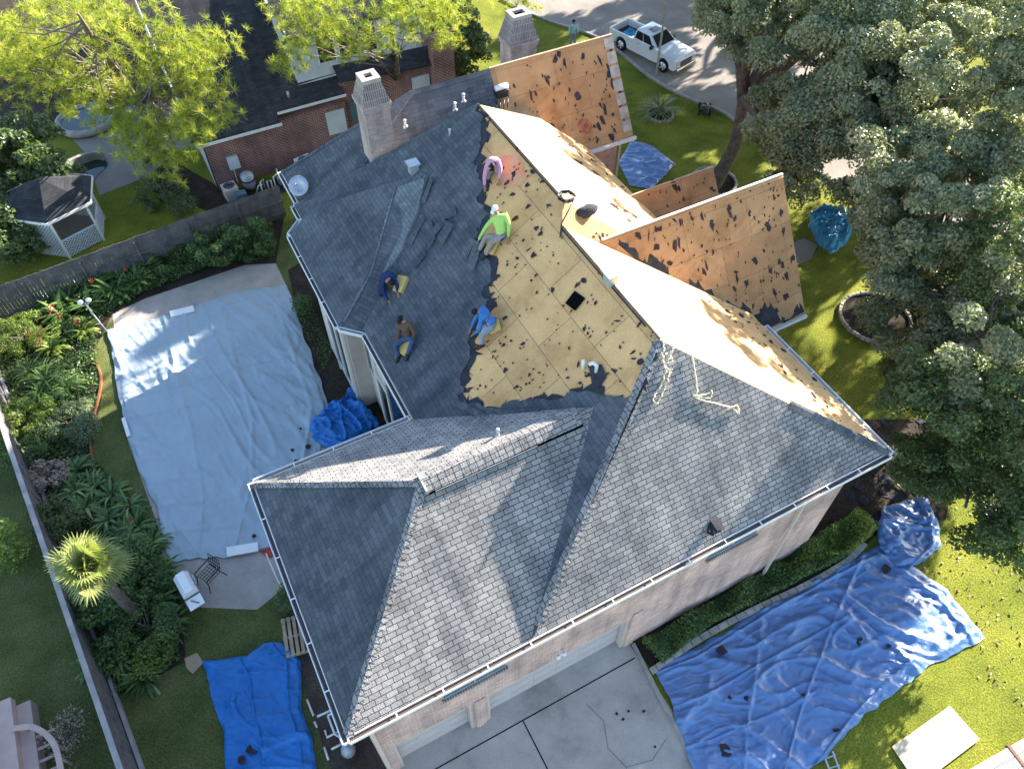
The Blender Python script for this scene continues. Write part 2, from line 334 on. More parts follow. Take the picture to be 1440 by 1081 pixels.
# ================================================================ SETTING
def ground_poly(name, pts, z, m, kind='structure', thick=0.):
    b = MB(); P = [Vector((p[0], p[1], z)) for p in pts]
    if thick: b.prism(P, (0, 0, -thick))
    else: b.add(P, [tuple(range(len(P)))])
    o = b.build(name, m); o['kind'] = kind; return o
def smoothline(pts, n=6, closed=True):  # Catmull-Rom
    P = [Vector((p[0], p[1], p[2] if len(p) > 2 else 0)) for p in pts]; out = []; k = len(P)
    for i in range(k if closed else k-1):
        a, b, c, d = (P[(i-1) % k], P[i], P[(i+1) % k], P[(i+2) % k]) if closed else (P[max(i-1, 0)], P[i], P[i+1], P[min(i+2, k-1)])
        for j in range(n):
            t = j/n; out.append(.5*((2*b)+(c-a)*t+(2*a-5*b+4*c-d)*t*t+(3*b-a-3*c+d)*t**3))
    if not closed: out.append(P[-1])
    return out
g = MB(); g.add([(-400, -300, 0), (500, -300, 0), (500, 600, 0), (-400, 600, 0)], [(0, 1, 2, 3)])
o = g.build('ground', M['grass']); o['kind'] = 'structure'
ground_poly('neighbor_lawn', [(-7.0, 4), (-40, 4), (-40, 31), (-9.4, 31), (-9.0, 27)], .004, M['grass_dull'])
ground_poly('back_lawn', [(-8.9, 4), (-1.5, 4), (-1.5, 18), (4, 18), (4.6, 31.8), (-9.5, 31)], .008, M['grass_dull'])
road = [G(*p) for p in ((705, 0), (770, 30), (845, 56), (912, 108), (965, 138), (1015, 158), (1058, 188))]
ground_poly('road', [(18, 70)]+[(20, 50)]+[p[:2] for p in road]+[(30.5, 18), (31, 0), (31, -60), (42, -60), (42, 70)], .012, M['concrete'])
kb = MB(); kl = smoothline([p for p in road]+[(30.5, 18, 0), (31, 0, 0)], 5, False)
for a, b in zip(kl, kl[1:]): kb.bar(a+Vector((0, 0, .05)), b+Vector((0, 0, .05)), .16, .13)
kb.build('kerb', M['stone'])['kind'] = 'structure'
dr = [(-.95, 6.26), (7.6, 6.26), (7.66, 0), (7.9, -12), (-1.2, -12)]
ground_poly('driveway', dr, .012, M['drive']); ground_poly('garage_apron', [(-.4, 6.26), (7.34, 6.26), (7.34, 6.6), (-.4, 6.6)], .016, M['drive'])
jt = MB()
for a, b in (((-.9, 5.78), (7.5, 5.78)), ((3.42, 5.75), (3.42, -8)), ((-.9, 1.6), (7.55, 1.6))):
    jt.bar((*a, .018), (*b, .018), .035 if a[1] > 3 else .025, .004)
jc = MB()
for P_ in (((5.4, 5.3), (5.6, 4.6), (5.3, 3.9), (5.5, 3.2), (5.2, 2.4)), ((5.5, 3.2), (6.3, 3.0), (7.0, 3.3)), ((1.0, 4.6), (1.6, 4.3), (2.3, 4.4), (3.0, 4.1))):
    for a, b in zip(P_, P_[1:]): jc.bar((*a, .017), (*b, .017), .009, .003)
jt.build('driveway_joint', M['dark'])['kind'] = 'structure'; jc.build('driveway_crack', M['gravel'])['kind'] = 'structure'
# pool deck with pebble patio
pd = [G(*p) for p in ((158, 440), (205, 418), (290, 384), (345, 371), (388, 371), (402, 400), (440, 500), (475, 600), (500, 680), (440, 760), (440, 800), (395, 830), (362, 857), (262, 853), (240, 790), (180, 620))]
ground_poly('patio', [p[:2] for p in pd], .016, M['aggregate'], thick=.1)
st = MB()
for a, b in ((G(374, 778), G(391, 817)), (G(391, 817), G(398, 826))): st.bar(a+Vector((0, 0, .02)), b+Vector((0, 0, .02)), .05, .01)
st.build('patio_strip', M['trim'])['kind'] = 'structure'
ground_poly('red_paving', [G(*p)[:2] for p in ((364, 775), (392, 768), (396, 778), (378, 786))], .022, M['red'])
# soil beds
ground_poly('garden_bed', [G(*p)[:2] for p in ((0, 480), (90, 425), (250, 365), (400, 305), (388, 371), (345, 373), (205, 420), (158, 442), (130, 500), (143, 560), (128, 640), (200, 720), (245, 800), (255, 850), (262, 930), (150, 985), (60, 760))], .024, M['soil'])
ground_poly('house_bed', [G(*p)[:2] for p in ((405, 380), (440, 360), (560, 590), (500, 660), (455, 560), (425, 470))], .028, M['soil'])
ground_poly('mulch_strip', [(-2.1, 13), (-.6, 13), (-.6, 4.2), (-1.2, 3.2), (-2.3, 5), (-2.2, 9)], .028, M['gravel'])
ground_poly('front_bed', [G(*p)[:2] for p in ((888, 905), (920, 945), (1000, 888), (1100, 835), (1190, 792), (1240, 745), (1330, 700), (1270, 600), (1150, 700))], .028, M['soil'])
ground_poly('dirt_patch', [G(*p)[:2] for p in ((1210, 590), (1300, 590), (1345, 640), (1330, 730), (1240, 745), (1170, 720))], .034, M['soil'])
ground_poly('neighbor_bed', [G(*p)[:2] for p in ((225, 215), (320, 270), (440, 235), (420, 265), (300, 300), (215, 270))], .008, M['soil'])
ground_poly('neighbor_patio', [G(*p)[:2] for p in ((80, 175), (150, 150), (330, 140), (300, 205), (250, 215), (205, 250), (140, 275), (120, 215))], .012, M['concrete'])
ground_poly('walkway', [G(*p)[:2] for p in ((1040, 375), (1130, 335), (1150, 345), (1140, 365), (1060, 400))], .016, M['concrete'])
ground_poly('neighbor_far_yard', [G(*p)[:2] for p in ((0, 0), (300, 0), (240, 150), (80, 175), (0, 200))], .008, M['soil'])

# ================================================================ HOUSE ROOF PLANES   z = a + bX + cY
E0 = 6.33
PL_L = (E0-.695*3.7, .695, 0.)
PL_F = (E0-1.005*5.88, 0., 1.005)
PL_R2 = (E0+.675*15.3, -.675, 0.)
PL_R1 = (E0+.783*15.3, -.783, 0.)
PL_GF = (E0-.714*5.88, 0., .714)
PL_GB = (E0+.714*13.32, 0., -.714)
PL_GL = (E0+.706*1.1, .706, 0.)
PL_W = (E0-.6*3.04+.03, .6, 0.)
PL_BF = (E0-1.425*22.34, 0., 1.425)
PL_BL = (E0-.64*3.87, .64, 0.)
PL_BB = (E0+1.5*26.7, 0., -1.5)
PL_QF = (5.72-1.396*11.6, 0., 1.396)      # gable B front
PL_QB = (5.72+1.396*17.16, 0., -1.396)
PL_CF = (6.7-1.3*18.7, 0., 1.3)           # small entry gable
PL_CB = (6.7+1.3*18.7, 0., -1.3)
PL_B1 = (E0+1.27*24.45, 0., -1.27)
def pl3(a, b, c):
    n = (b-a).cross(c-a); return ((n.dot(a))/n.z, -n.x/n.z, -n.y/n.z)
A_, B_, C_ = Vector((9.42, 14.76, 10.305)), Vector((9.85, 15.5, 10.6)), Vector((11.5, 14.62, 9.31))
PL_F1 = pl3(A_, B_, C_)

house = empty('brick_house', (7, 12, 0), 0, 'large two storey brick house with its roof half stripped to bare plywood', 'house')
HP = dict(parent=house, world=True)
def slope(name, pl, xy, m, off=0., th=.12, parent=house, label=None):
    P = [on(pl, x, y, off) for x, y in xy]
    n = Vector((-pl[1], -pl[2], 1)).normalized()
    return MB().prism(P, -n*th).build(name, m, parent, world=(parent is house), label=label)
def sub(o, b, name, m, **k):            # world-space sub-part under a part of the house (part sits at -house.location)
    q = b.build(name, m); q.parent = o; q.location = (0, 0, 0)
    for a, v in k.items(): q[a] = v
    return q
rs_L = slope('roof_slope', PL_L, [(3.7, 5.88), (9.42, 9.83), (9.42, 14.76), (9.85, 15.5), (9.85, 21.1), (3.7, 24.45)], M['ply'], label='long left roof slope, plywood bare beside dark shingles')
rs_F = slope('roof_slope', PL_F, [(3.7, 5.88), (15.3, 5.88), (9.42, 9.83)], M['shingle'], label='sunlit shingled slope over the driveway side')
rs_R2 = slope('roof_slope', PL_R2, [(15.3, 5.88), (15.3, 14.), (9.42, 14.76), (9.42, 9.83)], M['ply'], label='bright bare plywood slope nearer the driveway')
rs_R1 = slope('roof_slope', PL_R1, [(9.85, 15.5), (11.5, 14.62), (15.3, 14.), (15.3, 24.4), (9.85, 21.1)], M['ply'], label='bright bare plywood slope nearer the street')
rs_F1 = slope('roof_slope', PL_F1, [A_[:2], B_[:2], C_[:2], (12.9, 14.1), (12.6, 13.7)], M['ply_red'])
rs_B1 = slope('roof_slope', PL_B1, [(3.7, 24.45), (9.85, 21.1), (15.3, 24.4)], M['shingle_shade'])
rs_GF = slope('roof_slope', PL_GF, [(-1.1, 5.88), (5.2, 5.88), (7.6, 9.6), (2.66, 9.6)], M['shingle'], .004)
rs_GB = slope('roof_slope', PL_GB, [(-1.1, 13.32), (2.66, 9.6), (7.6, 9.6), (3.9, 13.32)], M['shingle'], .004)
rs_GL = slope('roof_slope', PL_GL, [(-1.1, 5.88), (2.66, 9.6), (-1.1, 13.32)], M['shingle_shade'])
rs_BF1 = slope('roof_slope', PL_BF, [(3.87, 22.34), (12.0, 22.34), (12.0, 24.6), (8.95, 24.6)], M['shingle_shade'])
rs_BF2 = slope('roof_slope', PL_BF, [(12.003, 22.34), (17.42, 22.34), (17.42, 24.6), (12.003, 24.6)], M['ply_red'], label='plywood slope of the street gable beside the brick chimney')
rs_BL = slope('roof_slope', PL_BL, [(3.87, 26.7), (3.87, 22.4), (8.9, 24.55), (8.93, 24.6)], M['shingle_shade'])
rs_BB = slope('roof_slope', PL_BB, [(3.87, 26.7), (8.95, 24.6), (17.42, 24.6), (17.42, 26.7)], M['shingle_shade'])
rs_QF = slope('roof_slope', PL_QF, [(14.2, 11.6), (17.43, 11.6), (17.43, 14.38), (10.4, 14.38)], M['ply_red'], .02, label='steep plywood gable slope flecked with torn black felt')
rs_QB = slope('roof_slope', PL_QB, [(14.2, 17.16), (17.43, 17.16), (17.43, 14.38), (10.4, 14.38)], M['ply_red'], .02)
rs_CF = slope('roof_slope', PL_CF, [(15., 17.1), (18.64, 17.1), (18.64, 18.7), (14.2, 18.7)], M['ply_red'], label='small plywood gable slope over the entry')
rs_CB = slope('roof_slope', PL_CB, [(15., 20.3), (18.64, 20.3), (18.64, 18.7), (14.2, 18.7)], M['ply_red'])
# raised left wing
w = MB(); ap = on(PL_W, 7.5, 20.56, .03); c1 = Vector((3.03, 22.98, E0+.03)); c2 = Vector((3.03, 17.87, E0+.03)); k1 = on(PL_W, 4.27, 23.1); s1 = Vector((3.7, 23.62, E0)); s2 = Vector((3.7, 17.27, E0+.02))
w.add([c1, k1, ap, c2, s1, s2, c1-Vector((0, 0, .14)), c2-Vector((0, 0, .14)), s1-Vector((0, 0, .14)), s2-Vector((0, 0, .14)), on(PL_L, 7.75, 19.9, .03)],
      [(0, 3, 2, 1), (0, 1, 4), (1, 2, 4), (3, 5, 10, 2), (0, 6, 7, 3), (6, 0, 4, 8), (3, 7, 9, 5)])
rs_W = w.build('roof_slope', M['shingle_shade'], label='low left wing slope with shade-toned shingles', **HP)

# ---- shingles still lying on the big left slope, and the black felt fringe under their torn edge
edge_px = [(668, 147), (684, 160), (678, 176), (683, 188), (676, 205), (673, 225), (679, 240), (684, 256), (676, 270), (684, 284), (690, 296), (683, 306), (677, 318), (674, 333), (686, 342), (690, 355), (697, 370), (694, 388), (683, 402), (690, 415), (688, 432), (672, 442), (664, 462), (664, 484), (668, 497), (655, 516), (652, 532), (660, 543), (648, 552), (664, 562), (684, 566), (700, 570), (716, 560), (740, 556), (758, 553), (790, 552), (806, 545), (830, 541), (858, 548), (884, 556), (898, 548), (905, 522), (917, 502), (928, 480)]
def ragged(pl, px, off, amp, seed, n=5, shift=(0, 0)):
    R = random.Random(seed); out = []
    P = [GP(x+shift[0], y+shift[1], pl, off) for x, y in px]
    for i, (a, b) in enumerate(zip(P, P[1:])):
        for j in range(n):
            q = a.lerp(b, j/n)
            if i or j:
                q = Vector((q.x+R.uniform(-amp, amp), q.y+R.uniform(-amp, amp), 0)); q = on(pl, q.x, q.y, off)
            out.append(q)
    out.append(P[-1]); return out
def layer(pl, pts, th=.02):
    n = Vector((-pl[1], -pl[2], 1)).normalized(); k = len(pts); b = MB()
    tri = tessellate_polygon([[Vector((p[0], p[1], 0)) for p in pts]])
    b.add([Vector(p) for p in pts]+[Vector(p)-n*th for p in pts], [tuple(t) for t in tri]+[(i, k+i, k+(i+1) % k, (i+1) % k) for i in range(k)]); return b
tail = [(3.7, 5.9), (3.68, 24.44)]
felt = ragged(PL_L, edge_px, .03, .14, 3, 4, (4, 3)); felt[0] = on(PL_L, 9.84, 21.1, .03); felt[-1] = on(PL_L, 9.42, 9.86, .03)
sub(rs_L, layer(PL_L, felt+[on(PL_L, x, y, .03) for x, y in tail]), 'felt_fringe', M['felt'])
shg = ragged(PL_L, edge_px, .06, .07, 5, 3, (-5, 6)); shg[0] = on(PL_L, 9.84, 21.1, .06); shg[-1] = on(PL_L, 9.40, 9.86, .06)
sub(rs_L, layer(PL_L, shg+[on(PL_L, x, y, .06) for x, y in tail], .028), 'shingle_layer', M['shingle_shade'])
# felt left along the valley of the big gable
vf = [(868, 342), (880, 338), (895, 352), (900, 372), (912, 362), (925, 360), (940, 378), (948, 394), (962, 402), (975, 396), (1000, 408), (1010, 430), (1022, 420), (1035, 432), (1050, 428), (1062, 452), (1073, 432), (1085, 424), (1096, 450), (1108, 446), (1122, 428), (1131, 438)]
fp = ragged(PL_QF, vf, .035, .09, 9, 4)
fp = [p for p in fp if p.x < 17.4]
sub(rs_QF, layer(PL_QF, fp+[on(PL_QF, 17.41, 11.62, .035), on(PL_QF, 14.3, 11.62, .035)], .012), 'felt_remnant', M['felt'])

def scraps(pl, region, n, seed, off=.03, smin=.03, smax=.22, px=True):
    R = random.Random(seed); b = MB()
    P = [GP(x, y, pl) for x, y in region] if px else [on(pl, *p) for p in region]
    xs = [p.x for p in P]; ys = [p.y for p in P]
    def inside(x, y):
        c = False; j = len(P)-1
        for i in range(len(P)):
            if (P[i].y > y) != (P[j].y > y) and x < (P[j].x-P[i].x)*(y-P[i].y)/(P[j].y-P[i].y)+P[i].x: c = not c
            j = i
        return c
    k = 0; tries = 0
    while k < n and tries < n*30:
        tries += 1; x = R.uniform(min(xs), max(xs)); y = R.uniform(min(ys), max(ys))
        if not inside(x, y): continue
        k += 1; s = smin*(smax/smin)**(R.random()**1.9); m = R.randint(6, 11); th = R.uniform(0, PI); el = R.uniform(.25, .9)
        pts = []
        for i in range(m):
            a = 2*PI*i/m+R.uniform(-.3, .3); r = s*R.uniform(.45, 1.3); u, v = r*math.cos(a), r*math.sin(a)*el
            pts.append(on(pl, x+u*math.cos(th)-v*math.sin(th), y+u*math.sin(th)+v*math.cos(th), off+.001*(k % 7)))
        b.prism(pts, (0, 0, -.015))
    return b
sub(rs_L, scraps(PL_L, [(690, 300), (700, 175), (790, 290), (795, 325), (925, 470), (900, 540), (700, 560), (660, 545), (690, 470), (700, 390)], 190, 11, smin=.025, smax=.12), 'felt_scraps', M['scrap'], kind='stuff')
sub(rs_QF, scraps(PL_QF, [(885, 335), (1098, 250), (1128, 432), (1075, 440), (960, 395)], 150, 12, smin=.025, smax=.14, off=.045), 'felt_scraps', M['scrap'], kind='stuff')
sub(rs_BF2, scraps(PL_BF, [(700, 100), (856, 55), (885, 188), (840, 208), (720, 150)], 80, 13, smax=.17), 'felt_scraps', M['scrap'], kind='stuff')
sub(rs_BF2, scraps(PL_BF, [(846, 60), (858, 55), (890, 185), (876, 190)], 40, 14, smax=.2), 'rake_scraps', M['felt'], kind='stuff')
sub(rs_CF, scraps(PL_CF, [(905, 275), (1000, 240), (1008, 268), (930, 295)], 16, 15, smax=.2), 'felt_scraps', M['scrap'], kind='stuff')
sub(rs_R2, scraps(PL_R2, [(14.2, 6.6), (15.25, 6.0), (15.25, 13), (13.2, 13)], 60, 16, smin=.03, smax=.22, px=False), 'felt_scraps', M['scrap'], kind='stuff')
sub(rs_R1, scraps(PL_R1, [(12.4, 15.4), (15.25, 15.2), (15.25, 23), (13.4, 22)], 60, 17, smin=.03, smax=.2, px=False), 'felt_scraps', M['scrap'], kind='stuff')
sub(rs_F1, scraps(PL_F1, [(9.7, 14.9), (11.4, 14.5), (10.7, 14.3)], 10, 18, smax=.15, px=False), 'felt_scraps', M['scrap'], kind='stuff')
# pale weathered rake boards on the street gable
rk = MB(); 
for i in range(7):
    a = .02+i*.14; p = on(PL_BF, 17.2, 22.4+2.2*a, .04); q = on(PL_BF, 17.2, 22.4+2.2*(a+.115), .04); rk.bar(p, q, .42, .02)
sub(rs_BF2, rk, 'rake_board', M['stone'])
# roof hole, with its dark rim
hc = GP(808, 423, PL_L, .035)
sub(rs_L, layer(PL_L, [on(PL_L, hc.x+dx, hc.y+dy, .036) for dx, dy in ((-.13, -.26), (.22, -.18), (.14, .26), (-.2, .16))], .004), 'roof_hole', M['dark'])

# ---- caps on hips and ridges
def caps(p0, p1, pa, pb, m, parent, wid=.13, step=.15, name='hip_caps', lift=.03):
    p0 = Vector(p0); p1 = Vector(p1); d = (p1-p0); L = d.length; d.normalize(); b = MB(); R = random.Random(int(L*1000))
    def perp(pl):
        n = Vector((-pl[1], -pl[2], 1)).normalized(); s = n.cross(d).normalized(); return s, n
    sa, na = perp(pa); sb, nb = perp(pb)
    mid = Vector(((p0.x+p1.x)/2, (p0.y+p1.y)/2, 0))
    if (na+nb).dot(sa) < 0: pass
    # choose downhill directions
    if sa.z > 0 or (abs(sa.z) < 1e-6): sa = -sa
    if sb.z > 0: sb = -sb
    up = (na+nb).normalized()
    k = 0
    while k*step < L-.02:
        a = p0+d*(k*step); e = a+d*min(step*1.9, L-k*step); l0 = lift+.012+R.uniform(0, .008); l1 = lift
        w1 = wid*R.uniform(.93, 1.07)
        vs = [a+up*l0, a+sa*w1+na*l0, e+sa*w1+na*l1, e+up*l1, a+sb*w1+nb*l0, e+sb*w1+nb*l1, a+up*(l0-.03), a+sa*w1+na*(l0-.03), a+sb*w1+nb*(l0-.03)]
        b.add(vs, [(0, 1, 2, 3), (0, 3, 5, 4), (0, 6, 7, 1), (0, 4, 8, 6)]); k += 1
    return sub(parent, b, name, m)
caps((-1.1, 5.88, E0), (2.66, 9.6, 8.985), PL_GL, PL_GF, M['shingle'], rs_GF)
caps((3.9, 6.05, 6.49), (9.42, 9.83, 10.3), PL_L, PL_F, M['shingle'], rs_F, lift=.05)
caps((15.3, 5.88, E0), (12.6, 7.7, 8.15), PL_R2, PL_F, M['shingle_shade'], rs_F, lift=.05)
caps((3.7, 24.45, E0), (9.85, 21.1, 10.6), PL_L, PL_B1, M['shingle_shade'], rs_B1, lift=.05)
caps((-1.1, 13.32, E0), (2.66, 9.6, 8.985), PL_GL, PL_GB, M['shingle'], rs_GB)
caps((3.87, 26.7, E0), (8.95, 24.6, 9.55), PL_BL, PL_BB, M['shingle_shade'], rs_BB)
# raised vented ridge on the garage wing
rv = MB(); y0, z0 = 9.6, 8.99
x0, x1 = 2.62, 7.0
for sgn in (-1, 1):
    a = Vector((0, y0, z0+.11)); e = Vector((0, y0+sgn*.3, z0+.11-.3*.66))
    for x in np.arange(x0, x1, .2):
        xx = min(x+.215, x1); l = 0
        rv.add([(x, a.y, a.z+.008), (x, e.y, e.z+.008), (xx, e.y, e.z+l), (xx, a.y, a.z+l)], [(0, 1, 2, 3)])
ridge = sub(rs_GF, rv, 'ridge_vent', M['shingle'])
dk = MB(); dk.b2(x0+.05, x1, y0-.26, y0+.26, z0-.2, z0-.10)
dk.box(((x0+x1)/2, y0-.285, z0-.13), (x1-x0-.1, .03, .10)); 
sub(rs_GF, dk, 'ridge_vent_gap', M['dark'])
ec = MB(); ec.box((x0-.01, y0-.17, z0+.03), (.04, .34, .14)); ec.box((x0+1.6, y0-.315, z0-.115), (x1-x0-1.6, .016, .02)); ec.box((x0-.01, y0+.12, z0+.05), (.04, .24, .12))
sub(rs_GF, ec, 'ridge_vent_flashing', M['steel'])
# valley metal beside the wing: pale strip
vm = MB(); P0 = on(PL_L, 7.55, 20.2, .07); P1 = on(PL_L, 4.2, 17.6, .07)
# ridge seams where the plywood slopes meet
rg = MB(); rg.bar((9.86, 15.5, 10.61), (9.86, 21.1, 10.61), .05, .03); rg.bar((9.43, 9.85, 10.32), (9.43, 14.76, 10.32), .05, .03)
rg.bar((9.8, 15.5, 10.585), (9.8, 21.1, 10.585), .03, .02); rg.bar((9.36, 10.4, 10.29), (9.36, 14.7, 10.29), .03, .02)
sub(rs_L, rg, 'ridge_gap', M['felt'])
rb = MB(); rb.bar((10.6, 14.38, 9.63), (17.43, 14.38, 9.63), .07, .03); sub(rs_QF, rb, 'ridge_board', M['trim'])
rb = MB(); rb.bar((12.0, 24.6, 9.57), (17.42, 24.6, 9.57), .07, .03); sub(rs_BF2, rb, 'ridge_board', M['wood'])
rb = MB(); rb.bar((14.6, 18.7, 6.72), (18.64, 18.7, 6.72), .06, .03); sub(rs_CF, rb, 'ridge_board', M['wood'])

# ---- walls
wb = MB()
wb.b2(4.08, 14.9, 6.6, 23.9, 0, 6.2); wb.b2(-.75, 4.3, 6.62, 12.95, 0, 6.2)
wb.b2(3.42, 4.2, 19.3, 22.8, 0, 6.2); wb.b2(4.25, 17.0, 22.8, 26.3, 0, 6.2)
wb.b2(14.5, 17.1, 12.1, 16.7, 0, 5.75); wb.b2(14.5, 18.0, 17.4, 18.2, 0, 4.7)
for (x, ya, yb, yr, zb, zr) in ((17.1, 12.1, 16.7, 14.38, 5.76, 9.2), (17.0, 22.8, 26.3, 24.6, 6.21, 9.2)):
    wb.prism([(x, ya, zb), (x, yb, zb), (x, yr, zr)], (-.3, 0, 0))
# front wall pieces round the two garage doors
y_ = 6.27
for x0_, x1_, z0_, z1_ in ((-.75, -.35, 0, 2.38), (2.02, 2.5, 0, 2.38), (7.32, 14.9, 0, 6.2), (-.75, 7.32, 2.38, 6.2)):
    wb.b2(x0_, x1_, y_, y_+.36, z0_, z1_)
wall = wb.build('wall', M['brick'], **HP)
for x, xb, zt in ((2.1, 2.42, 2.5), (7.36, 7.7, 2.7)): MB().b2(x, xb, y_-.04, y_, 0, zt).build('pilaster', M['brick'], **HP)
def garage_door(x0, x1):
    b = MB(); d = .26; n = 4
    for i in range(n): b.b2(x0, x1, y_+d, y_+d+.05, i*2.38/n+.01, (i+1)*2.38/n-.012)
    k = max(2, int((x1-x0)/.75))
    for i in range(n):
        for j in range(k):
            xa = x0+(j+.12)*(x1-x0)/k; xb = x0+(j+.88)*(x1-x0)/k; b.b2(xa, xb, y_+d-.015, y_+d, (i+.2)*2.38/n, (i+.8)*2.38/n)
    o = b.build('garage_door', M['garage'], **HP)
    f = MB(); f.b2(x0-.0, x0+.08, y_+.02, y_+d-.02, 0, 2.38); f.b2(x1-.08, x1, y_+.02, y_+d-.02, 0, 2.38); f.b2(x0+.08, x1-.08, y_+.02, y_+d-.02, 2.28, 2.38)
    sub(o, f, 'frame', M['trim_pink'])
garage_door(-.35, 2.02); garage_door(2.5, 7.32)
lm = MB(); lm.box((4.8, y_-.08, 3.05), (.1, .16, .12)); lm.ball((4.7, y_-.16, 3.03), .07); lm.ball((4.9, y_-.16, 3.03), .07); lm.build('wall_lamp', M['white'], **HP)
def hwin(x0, x1, z0, z1):
    b = MB(); b.b2(x0, x1, y_-.012, y_+.02, z0, z1); o = b.build('window', M['glass_blue'], **HP)
    f = MB(); f.b2(x0, x1, y_-.03, y_-.012, z1-.05, z1); f.b2(x0, x1, y_-.03, y_-.012, z0, z0+.04); f.b2((x0+x1)/2-.02, (x0+x1)/2+.02, y_-.03, y_-.012, z0+.04, z1-.05)
    sub(o, f, 'frame', M['steel'])
    s = MB(); s.b2(x0-.06, x1+.06, y_-.09, y_, z0-.13, z0-.015); sub(o, s, 'sill', M['rowlock'])
hwin(1.3, 3.1, 4.12, 5.2); hwin(9.75, 11.5, 4.12, 5.2)
# side walls of the court: panels, glass and posts looking at the pool
def swin(x, y0, y1, z0, z1, mull=()):
    b = MB(); b.b2(x-.02, x+.02, y0, y1, z0, z1); o = b.build('window', M['glass'], **HP)
    f = MB()
    for a, c in ((y0-.05, y0), (y1, y1+.05)): f.b2(x-.06, x+.01, a, c, z0-.05, z1+.05)
    for a, c in ((z0-.05, z0), (z1, z1+.05)): f.b2(x-.06, x+.01, y0, y1, a, c)
    for q in mull: f.b2(x-.05, x-.021, q-.03, q+.03, z0, z1)
    sub(o, f, 'frame', M['trim'])
pn = MB(); pn.b2(4.0, 4.08, 13.0, 19.2, .1, 6.2); pn.b2(3.34, 3.42, 19.3, 22.8, .1, 6.2); pn.b2(3.42, 4.08, 19.21, 19.3, .1, 6.2)
pn.build('wall_panel', M['trim_pink'], **HP)
swin(3.97, 13.9, 16.9, .3, 4.1); swin(3.97, 17.05, 18.0, .3, 3.1); swin(3.97, 18.35, 18.95, 2.6, 4.4)
swin(3.32, 19.6, 20.4, .8, 4.2); swin(3.32, 20.6, 21.4, .8, 4.2)
for x_, y in ((3.93, 16.92), (3.93, 18.1), (3.93, 18.2), (3.27, 19.35), (3.27, 21.5)): MB().b2(x_, x_+.07, y, y+.08, .1, 6.1).build('wall_trim', M['trim'], **HP)
swb = MB(); swb.add([(-.9, 5.98, 6.2), (15.1, 5.98, 6.2), (15.1, 6.27, 6.2), (-.9, 6.27, 6.2)], [(0, 1, 2, 3)]); swb.build('soffit', M['trim_pink'], **HP)

# ---- gutters
def gutter(p0, p1, out, m=None, w=.13, name='gutter', hang=True, dark=True):
    p0 = Vector(p0); p1 = Vector(p1); out = Vector(out).normalized(); d = (p1-p0).normalized(); L = (p1-p0).length
    ax = (d, out, Vector((0, 0, 1))); b = MB(); c = (p0+p1)/2
    b.box(c+out*(w+.01)+Vector((0, 0, -.06)), (L, .022, .13), ax=ax)
    b.box(c+out*(.01)+Vector((0, 0, -.07)), (L, .02, .13), ax=ax)
    b.box(c+out*(w/2)+Vector((0, 0, -.135)), (L, w, .02), ax=ax)
    for e in (p0, p1): b.box(e+out*(w/2)+Vector((0, 0, -.07)), (.02, w, .12), ax=ax)
    if hang:
        n = int(L/1.1)
        for i in range(1, n): b.box(p0+d*(L*i/n)+out*(w/2)+Vector((0, 0, .0)), (.03, w, .012), ax=ax)
    o = b.build(name, M['white'], **HP)
    if dark:
        q = MB(); q.box(c+out*(w/2)+Vector((0, 0, -.10)), (L-.05, w-.04, .03), ax=ax); sub(o, q, 'gutter_dark_strip', M['gutter_in'])  # dark brown strip along the bottom of the trough
    return o
gutter((-1.12, 5.86, 6.33), (15.3, 5.86, 6.33), (0, -1, 0), w=.15)
gutter((-1.12, 5.75, 6.33), (-1.12, 13.4, 6.33), (-1, 0, 0)); gutter((-1.1, 13.34, 6.33), (3.6, 13.34, 6.33), (0, 1, 0))
gutter((15.32, 5.8, 6.33), (15.32, 11.4, 6.33), (1, 0, 0), w=.12); gutter((3.02, 17.9, 6.33), (3.02, 22.95, 6.33), (-1, 0, 0))
gutter((3.68, 13.5, 6.33), (3.68, 17.2, 6.33), (-1, 0, 0), hang=False); gutter((3.66, 17.25, 6.33), (3.05, 17.85, 6.33), (-.7, -.7, 0), hang=False)
gutter((3.66, 23.6, 6.33), (3.66, 24.5, 6.33), (-1, 0, 0), hang=False); gutter((3.03, 22.98, 6.33), (3.66, 23.6, 6.33), (-.7, .7, 0), hang=False)
gutter((3.85, 24.5, 6.33), (3.85, 26.75, 6.33), (-1, 0, 0), hang=False); gutter((3.66, 24.48, 6.33), (4.6, 24.48, 6.33), (0, 1, 0), hang=False, dark=False)
gutter((14.4, 11.58, 5.7), (17.45, 11.58, 5.7), (0, -1, 0), w=.08, hang=False); gutter((15.1, 22.32, 6.31), (17.5, 22.32, 6.31), (0, -1, 0), w=.1, hang=False)
for (x, y) in ((12.9, 6.14), (-.7, 6.15), (17.0, 22.7), (16.4, 12.02)):
    MB().b2(x, x+.09, y-.07, y, .1, 6.1 if y < 12 or y > 20 else 5.6).build('downspout', M['trim_pink'], **HP)

